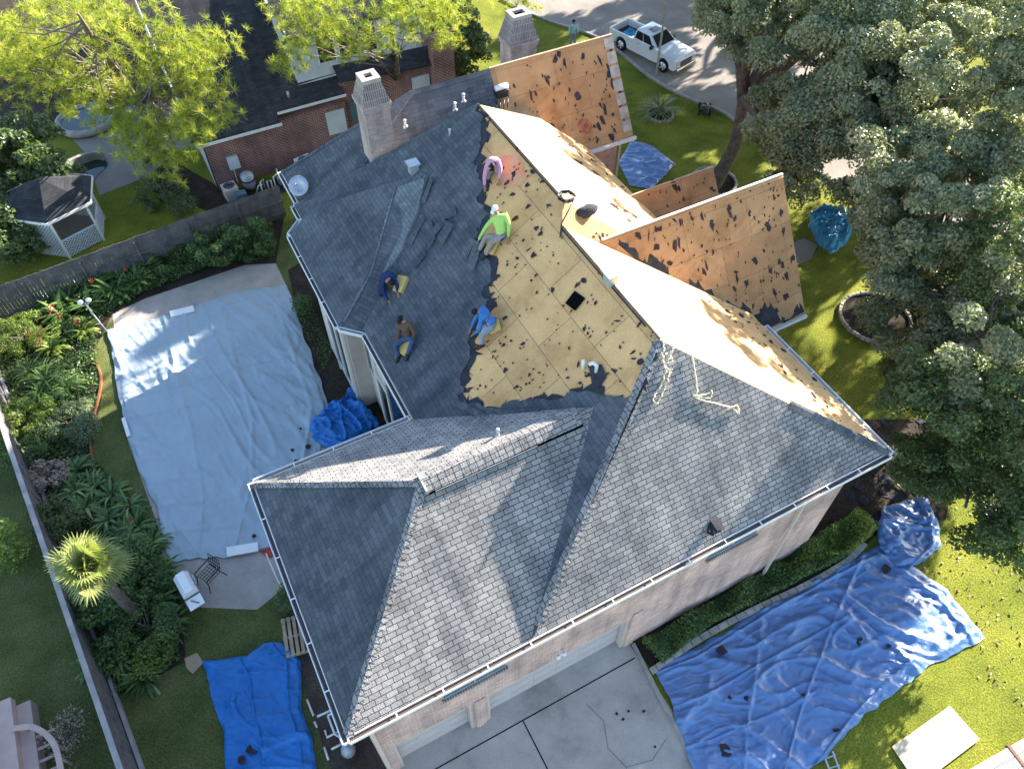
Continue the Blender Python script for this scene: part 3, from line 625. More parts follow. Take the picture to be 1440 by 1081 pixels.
# ---- chimneys
def chimney(x, y, w, d, z0, zs, zt, label, topmat):
    b = MB(); b.b2(x-w/2, x+w/2, y-d/2, y+d/2, z0, zs)
    for k, e in ((0, .04), (1, .075)): b.b2(x-w/2-e, x+w/2+e, y-d/2-e, y+d/2+e, zs-.16+k*.0+.001*k, zs-.02+k*.0) if k == 0 else b.b2(x-w/2-e, x+w/2+e, y-d/2-e, y+d/2+e, zs-.02, zs+.1)
    o = b.build('chimney', M['brick_pale'], label=label, **HP)
    t = MB(); e = .05; k = .62; a = [(x-w/2-e, y-d/2-e), (x+w/2+e, y-d/2-e), (x+w/2+e, y+d/2+e), (x-w/2-e, y+d/2+e)]
    c_ = [(x+(p-x)*k, y+(q-y)*k) for p, q in a]
    t.add([(*p, zs+.1) for p in a]+[(*p, zt) for p in c_], [(0, 1, 5, 4), (1, 2, 6, 5), (2, 3, 7, 6), (3, 0, 4, 7), (4, 5, 6, 7)])
    sub(o, t, 'shoulder', topmat)
    c = MB(); W_, D_ = w*k*1.16, d*k*1.16; q = .19
    for (xa, xb, ya, yb) in ((x-W_/2, x+W_/2, y-D_/2, y-D_/2+q), (x-W_/2, x+W_/2, y+D_/2-q, y+D_/2), (x-W_/2, x-W_/2+q, y-D_/2+q, y+D_/2-q), (x+W_/2-q, x+W_/2, y-D_/2+q, y+D_/2-q)): c.b2(xa, xb, ya, yb, zt, zt+.14)
    sub(o, c, 'cap', M['stone']); f = MB(); f.b2(x-W_/2+q, x+W_/2-q, y-D_/2+q, y+D_/2-q, zt+.001, zt+.03); sub(o, f, 'flue', M['dark'])
chimney(6.98, 23.5, .9, .9, 5, 10.25, 11.05, 'tall pale brick chimney rising behind the dark hip', M['rowlock'])
chimney(14.85, 27.6, 1.2, 1.0, 0, 8.6, 9.6, 'brick chimney behind the plywood street gable', M['rowlock'])
# roof fittings: pipes and vents as parts of the house
def vent(px, py, pl, kind):
    p = GP(px, py, pl, .0); b = MB(); n = Vector((-pl[1], -pl[2], 1)).normalized()
    if kind == 'pipe':
        b.tube([p, p+Vector((0, 0, .24))], .04, 8); b.tube([p+Vector((0, 0, .22)), p+Vector((0, 0, .27))], .055, 8); b.tube([p-n*.02, p+n*.04], [.1, .06], 10)
        b.build('vent_pipe', M['steel'], **HP)
    elif kind == 'box':
        X = Vector((1, 0, pl[1])).normalized(); Y = n.cross(X)
        b.box(p+n*.08, (.34, .34, .03), ax=(X, Y, n)); b.box(p+n*.15, (.26, .2, .12), ax=(X, Y, n)); b.tube([p+n*.12, p+n*.12+Vector((.2, .16, .2))], .06, 8)
        o = b.build('roof_vent', M['white'], **HP); h = MB(); h.box(p+n*.216, (.1, .1, .01), ax=(X, Y, n)); sub(o, h, 'opening', M['dark'])
    else:
        b.box(p+Vector((0, 0, .18)), (.3, .3, .36)); b.box(p+Vector((0, 0, .39)), (.42, .42, .05)); b.build('turbine_vent', M['steel'], **HP)
vent(700, 612, PL_GB, 'pipe'); vent(803, 618, PL_L, 'box'); vent(633, 192, PL_L, 'pipe'); vent(570, 178, PL_BL, 'pipe'); vent(652, 143, PL_B1, 'pipe')
vent(640, 155, PL_B1, 'pipe'); vent(858, 398, PL_L, 'turbine'); vent(582, 243, PL_L, 'turbine')
# goose-neck vent with its felt patch and a tilted flap
p = GP(838, 523, PL_L, .03); b = MB(); b.tube([p, p+Vector((0, 0, .25)), p+Vector((-.08, .08, .33)), p+Vector((-.17, .11, .28))], .05, 8); b.build('vent_hood', M['white'], **HP)
p = GP(820, 518, PL_L, .03); b = MB(); b.tube([p, p+Vector((0, .03, .3))], .05, 8); b.build('vent_pipe', M['white'], **HP)
b = MB(); P = [GP(*q, PL_L, .05) for q in ((828, 514), (846, 512), (853, 530), (842, 545), (832, 537))]; b.prism(P, (0, 0, -.02)); sub(rs_L, b, 'felt_patch', M['felt'])
dsh = GP(421, 262, PL_BL, .35)
b = MB(); seg = 20; dirn = Vector((-.35, -.62, .75)).normalized(); ua = dirn.cross(Vector((0, 0, 1))).normalized(); ub = dirn.cross(ua)
vs = [dsh]; fs = []
for r, dd in ((.2, .03), (.38, .12)):
    vs += [dsh+dirn*dd+(ua*math.cos(2*PI*k/seg)+ub*math.sin(2*PI*k/seg))*r for k in range(seg)]
fs = [(0, 1+k, 1+(k+1) % seg) for k in range(seg)]+[(1+k, 1+seg+k, 1+seg+(k+1) % seg, 1+(k+1) % seg) for k in range(seg)]
b.add(vs, fs, True)
dob = b.build('satellite_dish', M['steel'], **HP); md = dob.modifiers.new('s', 'SOLIDIFY'); md.thickness = .015
b = MB(); b.tube([GP(421, 262, PL_BL), dsh], .025, 6); b.tube([dsh-dirn*.02+ub*.3, dsh+dirn*.4], .012, 5); b.box(dsh+dirn*.4, (.07, .07, .07)); sub(dob, b, 'arm', M['steel'])

# ================================================================ YARD: fences
def fence(a, b, h, name, label, m, w=.14, rail_side=1, lean=0.):
    a = Vector(a); b = Vector(b); d = (b-a); L = d.length; d.normalize(); n = Vector((-d.y, d.x, 0))*rail_side
    t = empty(name, a, 0, label, 'fence')
    p = MB(); k = int(L/w); R = random.Random(int(L*100))
    for i in range(k):
        c = d*((i+.5)*w)+Vector((0, 0, h/2+R.uniform(-.03, .02)))+n*(R.uniform(-.01, .01)); ax = (d, n, (Vector((0, 0, 1))+n*lean+d*R.uniform(-.012, .012)).normalized())
        p.box(c, (w-.012, .02, h), ax=ax)
    q = p.build('picket_panel', m); q.parent = t
    for z in (.3, h*.52, h-.18):
        r = MB(); r.bar(-n*.04+Vector((0, 0, z)), d*L-n*.04+Vector((0, 0, z)), .05, .09); q = r.build('rail', m); q.parent = t
    for i in range(int(L/2.4)+1):
        r = MB(); c = d*min(i*2.4+.05, L-.05)-n*.1; r.box(c+Vector((0, 0, h/2-.1)), (.09, .09, h-.2), ax=(d, n, Vector((0, 0, 1)))); q = r.build('post', m); q.parent = t
    return t
fence((-17, 30.3, 0), (4.35, 32.2, 0), 1.85, 'board_fence', 'grey weathered board fence behind the red flowering hedge', M['fence'], lean=-.03)
f2 = fence((-9.7, 30.6, 0), (-6.6, 4.5, 0), 1.8, 'board_fence', 'long pale edged fence running past the palm', M['fence'])
r = MB(); A0 = Vector((0, 0, 0)); D0 = Vector((3.1, -26.1, 0)); r.bar(Vector((0, 0, 1.83)), D0+Vector((0, 0, 1.83)), .16, .035); q = r.build('cap_board', M['fence2']); q.parent = f2
r = MB(); nn = Vector((.99, .117, 0)); r.bar(nn*.10+Vector((0, 0, .12)), D0+nn*.10+Vector((0, 0, .12)), .1, .2); q = r.build('kick_board', M['fence2']); q.parent = f2

# ================================================================ TARPS
def tarp(name, sides, m, label, amp=.06, n=90, z=.03, seed=1, group=None, freq=1., aniso=(1, 1), cat='tarp', edge=0., bulge=0., zf=None):
    """sides: bottom, right, top, left point lists in world xy, running round the outline"""
    def samp(L, t):
        P = [Vector((p[0], p[1], 0)) for p in L]; c = [0]
        for a, b in zip(P, P[1:]): c.append(c[-1]+(b-a).length)
        s = t*c[-1]
        for i in range(len(P)-1):
            if s <= c[i+1] or i == len(P)-2:
                f = (s-c[i])/max(1e-6, c[i+1]-c[i]); return P[i].lerp(P[i+1], max(0, min(1, f)))
    Bt, Rr, T, Lf = sides; V = []; off = Vector((seed*13.7, seed*5.1, 0))
    bt = [samp(Bt, i/n) for i in range(n+1)]; tp_ = [samp(T, 1-i/n) for i in range(n+1)]; lf = [samp(Lf, 1-i/n) for i in range(n+1)]; rt = [samp(Rr, i/n) for i in range(n+1)]
    for j in range(n+1):
        v = j/n
        for i in range(n+1):
            u = i/n
            p = (1-v)*bt[i]+v*tp_[i]+(1-u)*lf[j]+u*rt[j]-((1-u)*(1-v)*bt[0]+u*(1-v)*bt[n]+(1-u)*v*tp_[0]+u*v*tp_[n])
            q = Vector((p.x*aniso[0], p.y*aniso[1], 0))*freq+off
            wv = Vector((noise.noise(q*.5), noise.noise(q*.5+Vector((9, 3, 1))), 0))*.5
            q2 = Vector((q.x*.8+q.y*.6, (q.y*.8-q.x*.6)*.35, 0)); q3 = Vector((q.x*.35-q.y*.2, q.y*.94+q.x*.3, 0))
            h = max(0, 1-7*abs(noise.noise(q2*.9+wv)))*.8+max(0, 1-7*abs(noise.noise(q3*1.3+wv+Vector((4, 4, 4)))))*.6+max(0, 1-5*abs(noise.noise(q2*2.6+wv)))*.3+max(0, 1-5*abs(noise.noise(q3*3.4+wv)))*.22+.12*noise.noise(q*6)
            for s_, g_ in ((bt[0]-bt[n], u), (lf[0]-lf[n], v)):
                Lg = s_.length; dd = (g_*Lg) % 1.15; dd = min(dd, 1.15-dd); h += .55*math.exp(-(dd/.045)**2)
            h += .5*noise.noise(q*.4)+.25
            e = min(u, 1-u, v, 1-v)*n
            p.x += edge*noise.noise(q*3+Vector((1, 7, 2)))*(1 if e < 3 else 0); p.y += edge*noise.noise(q*3+Vector((8, 2, 5)))*(1 if e < 3 else 0)
            zz = z+amp*max(0, h)*min(1, .25+e/5)+bulge*(4*u*(1-u)*4*v*(1-v))**.6
            if zf: zz += zf(p.x, p.y)
            V.append((p.x, p.y, zz))
    c = V[0]; fs = [(j*(n+1)+i, j*(n+1)+i+1, (j+1)*(n+1)+i+1, (j+1)*(n+1)+i) for j in range(n) for i in range(n)]
    b = MB(); b.add(V, fs, True); o = b.build(name, m); origin_to(o, (c[0], c[1], 0)); return tag(o, label, cat, group)
def px(*L): return [tuple(G(*p)[:2]) for p in L]
tarp('pool_cover', [px((233, 790), (330, 783), (388, 768)), px((388, 768), (445, 660), (463, 572), (430, 480), (403, 402)), px((403, 402), (330, 412), (235, 445), (152, 465)), px((152, 465), (168, 560), (188, 640), (222, 715), (233, 790))],
     M['cover'], 'huge pale grey blue sheet spread over the swimming pool', .085, 150, .05, 3, freq=.8, aniso=(1.4, .5), cat='pool cover', edge=.1)
tarp('blue_tarp', [px((318, 1100), (448, 1100)), px((448, 1100), (440, 1040), (425, 1000), (424, 930), (398, 904)), px((398, 904), (372, 905), (350, 922), (287, 930)), px((287, 930), (300, 990), (316, 1030), (318, 1100))],
     M['tarp'], 'bright blue tarp on the shaded lawn beside the wooden pallet', .13, 110, .03, 5, edge=.05)
tarp('blue_tarp', [px((985, 1110), (1080, 1110), (1150, 1075)), px((1150, 1075), (1210, 1010), (1310, 935), (1386, 898)), px((1386, 898), (1330, 830), (1290, 800), (1240, 765), (1180, 795), (1080, 850), (980, 912), (915, 937)), px((915, 937), (940, 980), (955, 1030), (985, 1110))],
     M['tarp2'], 'widest blue tarp, dappled with sun beside the driveway', .13, 170, .03, 8, freq=.85, edge=.06)
tarp('blue_tarp', [px((1235, 770), (1262, 800), (1290, 795)), px((1290, 795), (1322, 770), (1318, 735), (1300, 700)), px((1300, 700), (1270, 705), (1240, 715)), px((1240, 715), (1232, 740), (1235, 770))],
     M['tarp2'], 'rumpled blue tarp end shaded under the corner oak', .16, 70, .06, 9, edge=.08)
tarp('blue_tarp', [px((885, 262), (915, 268)), px((915, 268), (950, 232)), px((950, 232), (915, 205), (888, 198)), px((888, 198), (870, 230), (885, 262))],
     M['tarp2'], 'small dark blue tarp under the brick street gable', .1, 60, .03, 11, edge=.05)
tarp('tarp_bundle', [px((1148, 350), (1168, 362), (1188, 348)), px((1188, 348), (1197, 325), (1185, 305)), px((1185, 305), (1160, 298), (1138, 302)), px((1138, 302), (1135, 325), (1148, 350))],
     M['tarp_teal'], 'balled up teal and white tarp on the sunny front lawn', .3, 60, .15, 14, freq=1.7, edge=.1, bulge=.35)
tarp('blue_tarp', [px((440, 620), (475, 640), (520, 608)), px((520, 608), (537, 600), (512, 570), (505, 545)), px((505, 545), (490, 548), (488, 565), (462, 578)), px((462, 578), (438, 598), (440, 620))],
     M['tarp'], 'crumpled bright blue tarp heaped under the dark windows', .28, 70, .1, 17, freq=1.6, edge=.1, bulge=.3)
def slab(name, pts, z, th, m, label, cat, group=None, parent=None):
    b = MB(); P = [Vector((p[0], p[1], z)) for p in pts]; b.prism(P, (0, 0, -th)); o = b.build(name, m); origin_to(o, (P[0].x, P[0].y, 0)); return tag(o, label, cat, group)
slab('plywood_sheet', px((1253, 1050), (1334, 993), (1376, 1040), (1290, 1105)), .09, .03, M['ply_sheet'], 'pale plywood sheet lying on the sunny grass', 'plywood')
slab('foam_board', px((240, 441), (273, 433), (275, 441), (242, 449)), .17, .05, M['white'], 'white board weighing down the far edge of the pool cover', 'board')
slab('foam_board', px((320, 772), (364, 765), (365, 777), (321, 785)), .17, .05, M['white'], 'white board weighing down the near edge of the pool cover', 'board')
slab('foam_board', px((173, 592), (178, 590), (186, 615), (181, 618)), .19, .05, M['white'], 'narrow white board on the left edge of the pool cover', 'board')
slab('cardboard_piece', px((260, 926), (278, 918), (287, 932), (272, 948), (263, 940)), .06, .02, M['card'], 'torn brown board on the shaded grass by the blue tarp', 'cardboard')
R = random.Random(4)
def scrap_thing(p, s, label, group, m=None):
    k = R.randint(5, 8); z = p[2] if len(p) > 2 else 0
    pts = [(p[0]+s*R.uniform(.6, 1.2)*math.cos(2*PI*i/k), p[1]+s*R.uniform(.6, 1.2)*math.sin(2*PI*i/k)) for i in range(k)]
    b = MB(); b.prism([Vector((x, y, z+.03+.04*R.random())) for x, y in pts], (0, 0, -.025)); o = b.build('shingle_scrap', m or M['scrap']); origin_to(o, (p[0], p[1], z)); tag(o, label, 'shingle scrap', group)
for q, s in (((967, 985), .17), ((1020, 1055), .2), ((1178, 1030), .17), ((1015, 915), .2), ((1050, 982), .1), ((1130, 978), .1), ((1245, 800), .2), ((1210, 903), .15), ((1225, 905), .12), ((1250, 908), .1), ((1026, 980), .08)):
    scrap_thing(G(*q, .12), s, 'torn dark shingle scrap lying on the widest blue tarp', 'shingle scraps on the widest blue tarp')
for q, s in (((356, 1052), .2), ((340, 1068), .13)):
    scrap_thing(G(*q, .12), s, 'dark shingle scrap on the bright blue tarp by the pallet', 'shingle scraps on the pallet side tarp')
for q, s in (((418, 650), .14), ((433, 628), .12), ((411, 633), .07), ((433, 648), .08), ((423, 603), .06), ((358, 754), .09)):
    scrap_thing(G(*q, .12), s, 'small dark shingle scrap on the pale pool cover', 'shingle scraps on the pool cover')
for i in range(60):
    x, y = 1165+R.random()*150, 590+R.random()*150
    scrap_thing(G(x, y, .0), R.uniform(.08, .28), 'broken dark shingle in the heap at the right house corner', 'broken shingles heaped at the house corner', M['felt'] if i % 2 else M['scrap'])
for i in range(5):
    scrap_thing(G(858+i*12+R.random()*20, 960+R.random()*60+i*8, .015), .05, 'small crumb of shingle on the concrete driveway', 'crumbs on the driveway')

# ---- loose shingle strips pulled up on the big left slope
def strip(pts, z, label, m=None, grp='loose shingle sheets on the left slope'):
    P = [GP(*p, PL_L, z+.02*(i % 2)) for i, p in enumerate(pts)]; b = MB(); n = Vector((-PL_L[1], 0, 1)).normalized(); b.prism(P, -n*.02); o = b.build('loose_shingles', m or M['shingle_shade']); origin_to(o, P[0]); tag(o, label, 'loose shingles', grp)
for pts, z in (([(596, 246), (602, 247), (592, 282), (586, 280)], .14), ([(604, 250), (609, 252), (597, 286), (592, 284)], .17), ([(598, 330), (623, 306), (628, 312), (600, 342)], .16), ([(580, 372), (597, 352), (600, 356), (584, 377)], .13), ([(615, 335), (628, 310), (638, 316), (622, 345)], .2), ([(597, 318), (606, 308), (612, 335), (602, 352)], .15),
               ([(655, 372), (668, 338), (676, 342), (672, 362), (664, 385)], .2), ([(648, 352), (662, 332), (668, 338), (655, 366)], .16), ([(800, 640), (818, 606), (823, 608), (806, 645)], .16), ([(610, 300), (640, 290), (642, 302), (616, 312)], .12), ([(570, 340), (592, 300), (598, 306), (578, 345)], .12), ([(640, 560), (690, 585), (680, 590), (636, 570)], .14), ([(690, 574), (760, 574), (757, 582), (700, 584)], .12)):
    strip(pts, z, 'loose dark shingle strip lifted on the big left slope')

# ================================================================ PLANTS
def leafobj(name, P, Rr, n, size, m, label, cat, base, group=None, stem=None, flat=.8, up=.5):
    base = Vector(base); t = empty(name, base, 0, label, cat, group)
    V, r = clumpleaves(P-np.array(base), Rr, n, size, up, flat); fastmesh('foliage', V, 4, m, r, t)
    if stem:
        b = MB()
        for s in stem: b.tube([Vector(q)-base for q in s[0]], s[1], 6)
        q = b.build('stem', M['bark']); q.parent = t
    return t
def shrub(x, y, rx, h, n, size, m, label, group=None, name='shrub', cat='shrub', px_=True, cr=.3, ry=None, k=40, z=None):
    g_ = G(x, y, h*.5) if px_ else Vector((x, y, 0)); ry = ry or rx
    P, r = ell_clumps((g_.x, g_.y, h*.5), (rx, ry, h*.5), k, cr, .5, .05)
    base = (g_.x, g_.y, 0)
    st = [([(g_.x, g_.y, 0), (g_.x+random.uniform(-.1, .1), g_.y, h*.3), tuple(P[i])], [.04, .03, .01]) for i in range(0, len(P), 8)]
    return leafobj(name, P, r, n, size, m, label, cat, base, group, st)
# tufts of long leaves (canna, lily, palm like)
def blades(base, n, L, w, m, label, name='leafy_plant', cat='plant', droop=.6, spread=1., group=None, nseg=4, upb=.9, flowers=0):
    base = Vector(base); t = empty(name, base, 0, label, cat, group); V = []
    for i in range(n):
        a = rng.uniform(0, 2*PI); l = L*rng.uniform(.6, 1.15); el = rng.uniform(.25, 1.)*upb; ww = w*rng.uniform(.7, 1.2)
        d = np.array([math.cos(a), math.sin(a), 0]); s = np.array([-d[1], d[0], 0]); p = np.array([d[0]*rng.uniform(0, .12)*spread, d[1]*rng.uniform(0, .12)*spread, rng.uniform(0, .25)*L]); pitch = el*1.35
        for k in range(nseg):
            q = p+(d*math.cos(pitch)+np.array([0, 0, 1])*math.sin(pitch))*l/nseg
            w0 = ww*math.sin(PI*(k+.25)/(nseg+.4)); w1 = ww*math.sin(PI*(k+1.25)/(nseg+.4)) if k < nseg-1 else .004
            V.append([p-s*w0/2, p+s*w0/2, q+s*w1/2, q-s*w1/2]); p = q; pitch -= droop*2.2/nseg
    V = np.array(V); fastmesh('leaves', V, 4, m, np.repeat(rng.uniform(0, 1, n), nseg), t)
    for k in range(flowers):
        c = np.array([rng.uniform(-.3, .3)*L, rng.uniform(-.3, .3)*L, L*rng.uniform(.9, 1.15)])
        cc = c+rng.normal(size=(26, 3))*.06; fastmesh('flower', leaves(cc, rdir(26), rdir(26), rng.uniform(.05, .09, 26), rng.uniform(.04, .06, 26)), 4, M['petal'], rng.uniform(0, 1, 26), t)
    return t
# flowering row along the back fence
row = [(75, 425), (100, 428), (118, 408), (140, 412), (150, 388), (170, 395), (188, 372), (205, 382), (222, 358), (238, 368), (255, 345), (270, 352), (88, 445), (130, 435), (165, 415), (196, 402)]
for i, q in enumerate(row):
    blades(G(*q), 42, 1.05, .17, M['canna'], 'broad leaved flowering plant in the row before the grey fence', flowers=1 if i % 3 == 0 else 0, group='flowering plants in the fence row', droop=.5)
for i, (q, L_, lb) in enumerate((((92, 462), .9, 'sunlit pale leaved clump left of the pool corner'), ((120, 470), .8, 'leafy clump at the pool cover corner by the lamp post'), ((60, 480), .8, 'red tipped plant right of the round clipped bush'), ((75, 495), .85, 'bright striped leaf plant with white fallen fronds'))):
    blades(G(*q), 60, L_, .12, M['shrub_lime'], lb, flowers=2, droop=.8)
for i, (x, y, rx, h, n, c, m, lb) in enumerate((
    (310, 345, 1.3, 1.7, 5200, .13, 'shrub', 'dense dark green shrub beside the fence in the far row'),
    (355, 335, 1.1, 1.7, 4200, .13, 'shrub', 'feathery green shrub at the house end of the fence row'),
    (28, 468, 1.15, 1.2, 6500, .06, 'shrub_lime', 'round clipped bush against the grey fence'),
    (28, 590, 1.25, 1.3, 7000, .09, 'shrub_lime', 'large sunlit lime green shrub at the left edge'),
    (35, 628, .9, 1.1, 3500, .09, 'shrub', 'half shaded green shrub below the lime one'),
    (100, 590, .95, .9, 4200, .08, 'shrub_grey', 'grey green sunlit shrub beside the curved edging'),
    (118, 605, .6, .7, 1800, .08, 'shrub_grey', 'little grey green shrub nearest the curved edging'),
    (75, 730, .9, 1.2, 4200, .09, 'oak_dark', 'dark clipped shrub between the fence and the palm'),
    (205, 880, 1.1, 1.2, 3800, .1, 'shrub', 'loose green shrub below the palm'),
    (160, 900, .9, .9, 2600, .12, 'shrub', 'dark leafy shrub at the foot of the long fence'),
    (215, 925, .6, .7, 1500, .09, 'shrub_lime', 'small yellowish shrub at the bed corner'),
    (205, 830, .9, 1., 2600, .13, 'shrub', 'big leaved dark shrub right of the palm'),
    (410, 840, .45, 1.0, 2200, .08, 'oak_dark', 'small dark shrub between the patio and the left gutter'),
    (425, 430, .35, .8, 1200, .08, 'shrub', 'narrow green bush beside the far right end of the pool cover'),
    (222, 272, 1.3, 1.1, 3400, .1, 'oak_dark', 'sprawling dark shrub on the neighbor lawn edge'),
    (255, 290, .8, .8, 1600, .09, 'oak_dark', 'low dark shrub in the neighbor bed by the fence'))):
    shrub(x, y, rx, h, n, c, M[m], lb, cr=.26)
shrub(66, 668, .65, .8, 2600, .12, M['dry'], 'dry greyish brown bush beside the long fence', cr=.22)
for i, (q, L_, lb) in enumerate((((68, 540), 1.1, 'dark strap leaved clump above the grey green shrub'), ((98, 550), .9, 'dark strap leaved clump nearest the lawn strip'), ((45, 528), .9, 'dark strap leaved clump left of the other two'), ((60, 555), .8, 'low strap leaved clump behind the lime shrub'))):
    blades(G(*q), 110, L_, .05, M['canna'], lb, droop=.9, nseg=5)
for i, q in enumerate(((110, 665), (135, 690), (160, 700), (185, 715), (125, 715), (155, 735), (195, 745), (215, 770), (205, 795), (180, 760), (110, 695), (230, 810), (225, 850), (240, 880), (190, 860), (175, 930), (205, 955), (160, 870), (140, 940))):
    blades(G(*q), 60, .85, .11, M['canna'], 'leafy dark plant massed between the palm and the pool', flowers=1 if i in (6, 7) else 0, group='plants massed between the palm and the pool', droop=.8)
# undergrowth
def cover_leaves(name, poly, n, h, size, m, label):
    P = [G(*p) for p in poly]; xs = [p.x for p in P]; ys = [p.y for p in P]; pts = []
    while len(pts) < n:
        x, y = rng.uniform(min(xs), max(xs)), rng.uniform(min(ys), max(ys)); c = False; j = len(P)-1
        for i in range(len(P)):
            if (P[i].y > y) != (P[j].y > y) and x < (P[j].x-P[i].x)*(y-P[i].y)/(P[j].y-P[i].y)+P[i].x: c = not c
            j = i
        if c: pts.append((x, y, max(.03, h*(.55+.9*noise.noise(Vector((x*1.1, y*1.1, 0))))*rng.uniform(.3, 1))))
    C = np.array(pts); nn = unit(rdir(n)*.8+np.array([0, 0, .8])); sz = size*rng.uniform(.6, 1.4, n)
    o = fastmesh(name, leaves(C, unit(np.cross(nn, rdir(n))), nn, sz, sz*.5), 4, m, rng.uniform(0, 1, n)); tag(o, label, 'ground cover', kind='stuff'); return o
cover_leaves('undergrowth', [(0, 500), (90, 440), (140, 480), (140, 560), (125, 640), (205, 725), (245, 810), (255, 930), (150, 985), (110, 880), (60, 760), (20, 620)], 16000, .4, .13, M['shrub'], 'low leafy undergrowth filling the garden bed')
cover_leaves('hedge_undergrowth', [(70, 440), (200, 385), (300, 335), (385, 320), (388, 362), (290, 380), (200, 415), (155, 440), (100, 480)], 15000, .7, .13, M['shrub'], 'leafy undergrowth along the back fence')
cover_leaves('front_bed_plants', [(900, 905), (1050, 820), (1180, 735), (1235, 735), (1190, 785), (1000, 880), (930, 935)], 26000, .75, .09, M['shrub'], 'green bushy planting along the front brick wall')
cover_leaves('front_bed_plants', [(1100, 800), (1200, 722), (1240, 740), (1190, 785)], 5000, 1.0, .1, M['shrub_lime'], 'bright sunlit leaves at the end of the front bed')
cover_leaves('fallen_leaves', [(1290, 780), (1350, 740), (1440, 780), (1440, 1000), (1380, 960)], 170, .05, .11, M['fallen'], 'dry leaves scattered on the sunny grass')
cover_leaves('fallen_leaves', [(1150, 500), (1350, 480), (1440, 760), (1250, 760)], 450, .05, .10, M['fallen'], 'dry leaves scattered under the oaks')
cover_leaves('side_yard_growth', [(410, 400), (440, 430), (470, 500), (455, 520), (425, 460)], 1500, .2, .07, M['shrub'], 'weedy green growth beside the house wall')
# ---- palm
def palm(base, h, label):
    base = Vector(base); t = empty('palm_tree', base, 0, label, 'palm'); b = MB(); b.tube([(0, 0, 0), (.03, 0, h*.5), (0, .03, h)], [.2, .16, .14], 9); q = b.build('trunk', M['bark']); q.parent = t
    V = []; rr = []
    for i in range(38):
        a = i*2.4+rng.uniform(-.2, .2); el = 1.35-1.75*(i/38)+rng.uniform(-.15, .15); d = np.array([math.cos(a)*math.cos(el), math.sin(a)*math.cos(el), math.sin(el)])
        s = unit(np.cross(d, [0, 0, 1.])); u = np.cross(s, d); st = .1+.55*rng.random(); c0 = np.array([0, 0, h-.05]); c = c0+d*st; rv = rng.uniform(0, 1)
        V.append([c0-s*.012, c0+s*.012, c+s*.012, c-s*.012]); rr.append(rv)
        for k in range(24):
            th = -1.9+3.8*k/23; dd = d*math.cos(th)+s*math.sin(th); l = (.72-.12*abs(th))*rng.uniform(.9, 1.1); n_ = u
            pr = np.cross(dd, n_)*.028; mid = c+dd*l*.6; tip = c+dd*l-np.array([0, 0, .04+.14*rng.random()])
            V += [[c-pr*.3, c+pr*.3, mid+pr, mid-pr], [mid-pr, mid+pr, tip+pr*.1, tip-pr*.1]]; rr += [rv*.7+.3*rng.random()]*2
    fastmesh('crown', np.array(V), 4, M['palm'], rr, t); return t
palm(G(127, 798, 4.2)-Vector((0, 0, 4.2)), 4.2, 'sunlit fan palm beside the long fence')

# ---------------------------------------------------------------- TREES
def tree(name, base, top, cens, label, cat, m, n, size, cr, k, trunk_r=.3, fork=.45, bark='bark', group=None, gap=.25, shell=.45, limbs=26, bend=None, seed=0):
    base = Vector(base); t = empty(name, base, 0, label, cat, group); P = []; Rr = []
    tot = sum((r[0]*r[1]*r[2])**(2/3) for _, r in cens)
    for c, r in cens:
        kk = int(k*((r[0]*r[1]*r[2])**(2/3))/tot); p, q = ell_clumps(c, r, kk, cr, shell, None, gap); P.append(p); Rr.append(q)
    P = np.concatenate(P); Rr = np.concatenate(Rr); b0 = np.array(base)
    V, rnd = clumpleaves(P-b0, Rr, n, size); fastmesh('crown', V, 4, m, rnd, t)
    b = MB(); tp = Vector(top)-base; mid = tp*.5+(Vector(bend) if bend else Vector((0, 0, 0)))
    pts = smoothline([(0, 0, -.1), tuple(tp*.2+(Vector(bend)*.5 if bend else Vector((0, 0, 0)))), tuple(mid), tuple(tp)], 4, False)
    b.tube(pts, list(np.linspace(trunk_r, trunk_r*.6, len(pts))), 10); q = b.build('trunk', M[bark]); q.parent = t
    b = MB(); majors = []
    tgt = [Vector(c)-base for c, _ in cens]
    for c in list(tgt)+[tgt[0]+Vector((random.uniform(-2, 2), random.uniform(-2, 2), .5)) for _ in range(2)]:
        s = tp-Vector((0, 0, random.uniform(0, .25))); h = c-Vector((0, 0, .6)); m1 = s.lerp(h, .35)+Vector((random.uniform(-.5, .5), random.uniform(-.5, .5), .35)); m2 = s.lerp(h, .7)+Vector((random.uniform(-.5, .5), random.uniform(-.5, .5), .2))
        w0 = trunk_r*random.uniform(.5, .68); P4 = smoothline([tuple(s-tp*.04), tuple(m1), tuple(m2), tuple(h)], 3, False); b.tube(P4, list(np.linspace(w0, w0*.3, len(P4))), 7); majors += [(q_, w0*(1-.7*ii/len(P4))) for ii, q_ in enumerate(P4) if ii > 2]
    for i in rng.choice(len(P), min(limbs*2, len(P)), replace=False):
        e = Vector(P[i]-b0); s, w0 = min(majors, key=lambda z_: (z_[0]-e).length+random.uniform(0, .5)); m1 = s.lerp(e, .5)+Vector((random.uniform(-.3, .3), random.uniform(-.3, .3), .15))
        b.tube([s, m1, e], [w0*.5, w0*.3, .015], 5)
    q = b.build('limbs', M[bark]); q.parent = t
    return t
OAK = 'oak tree'
def gl(x, y, z): return tuple(G(x, y, z))
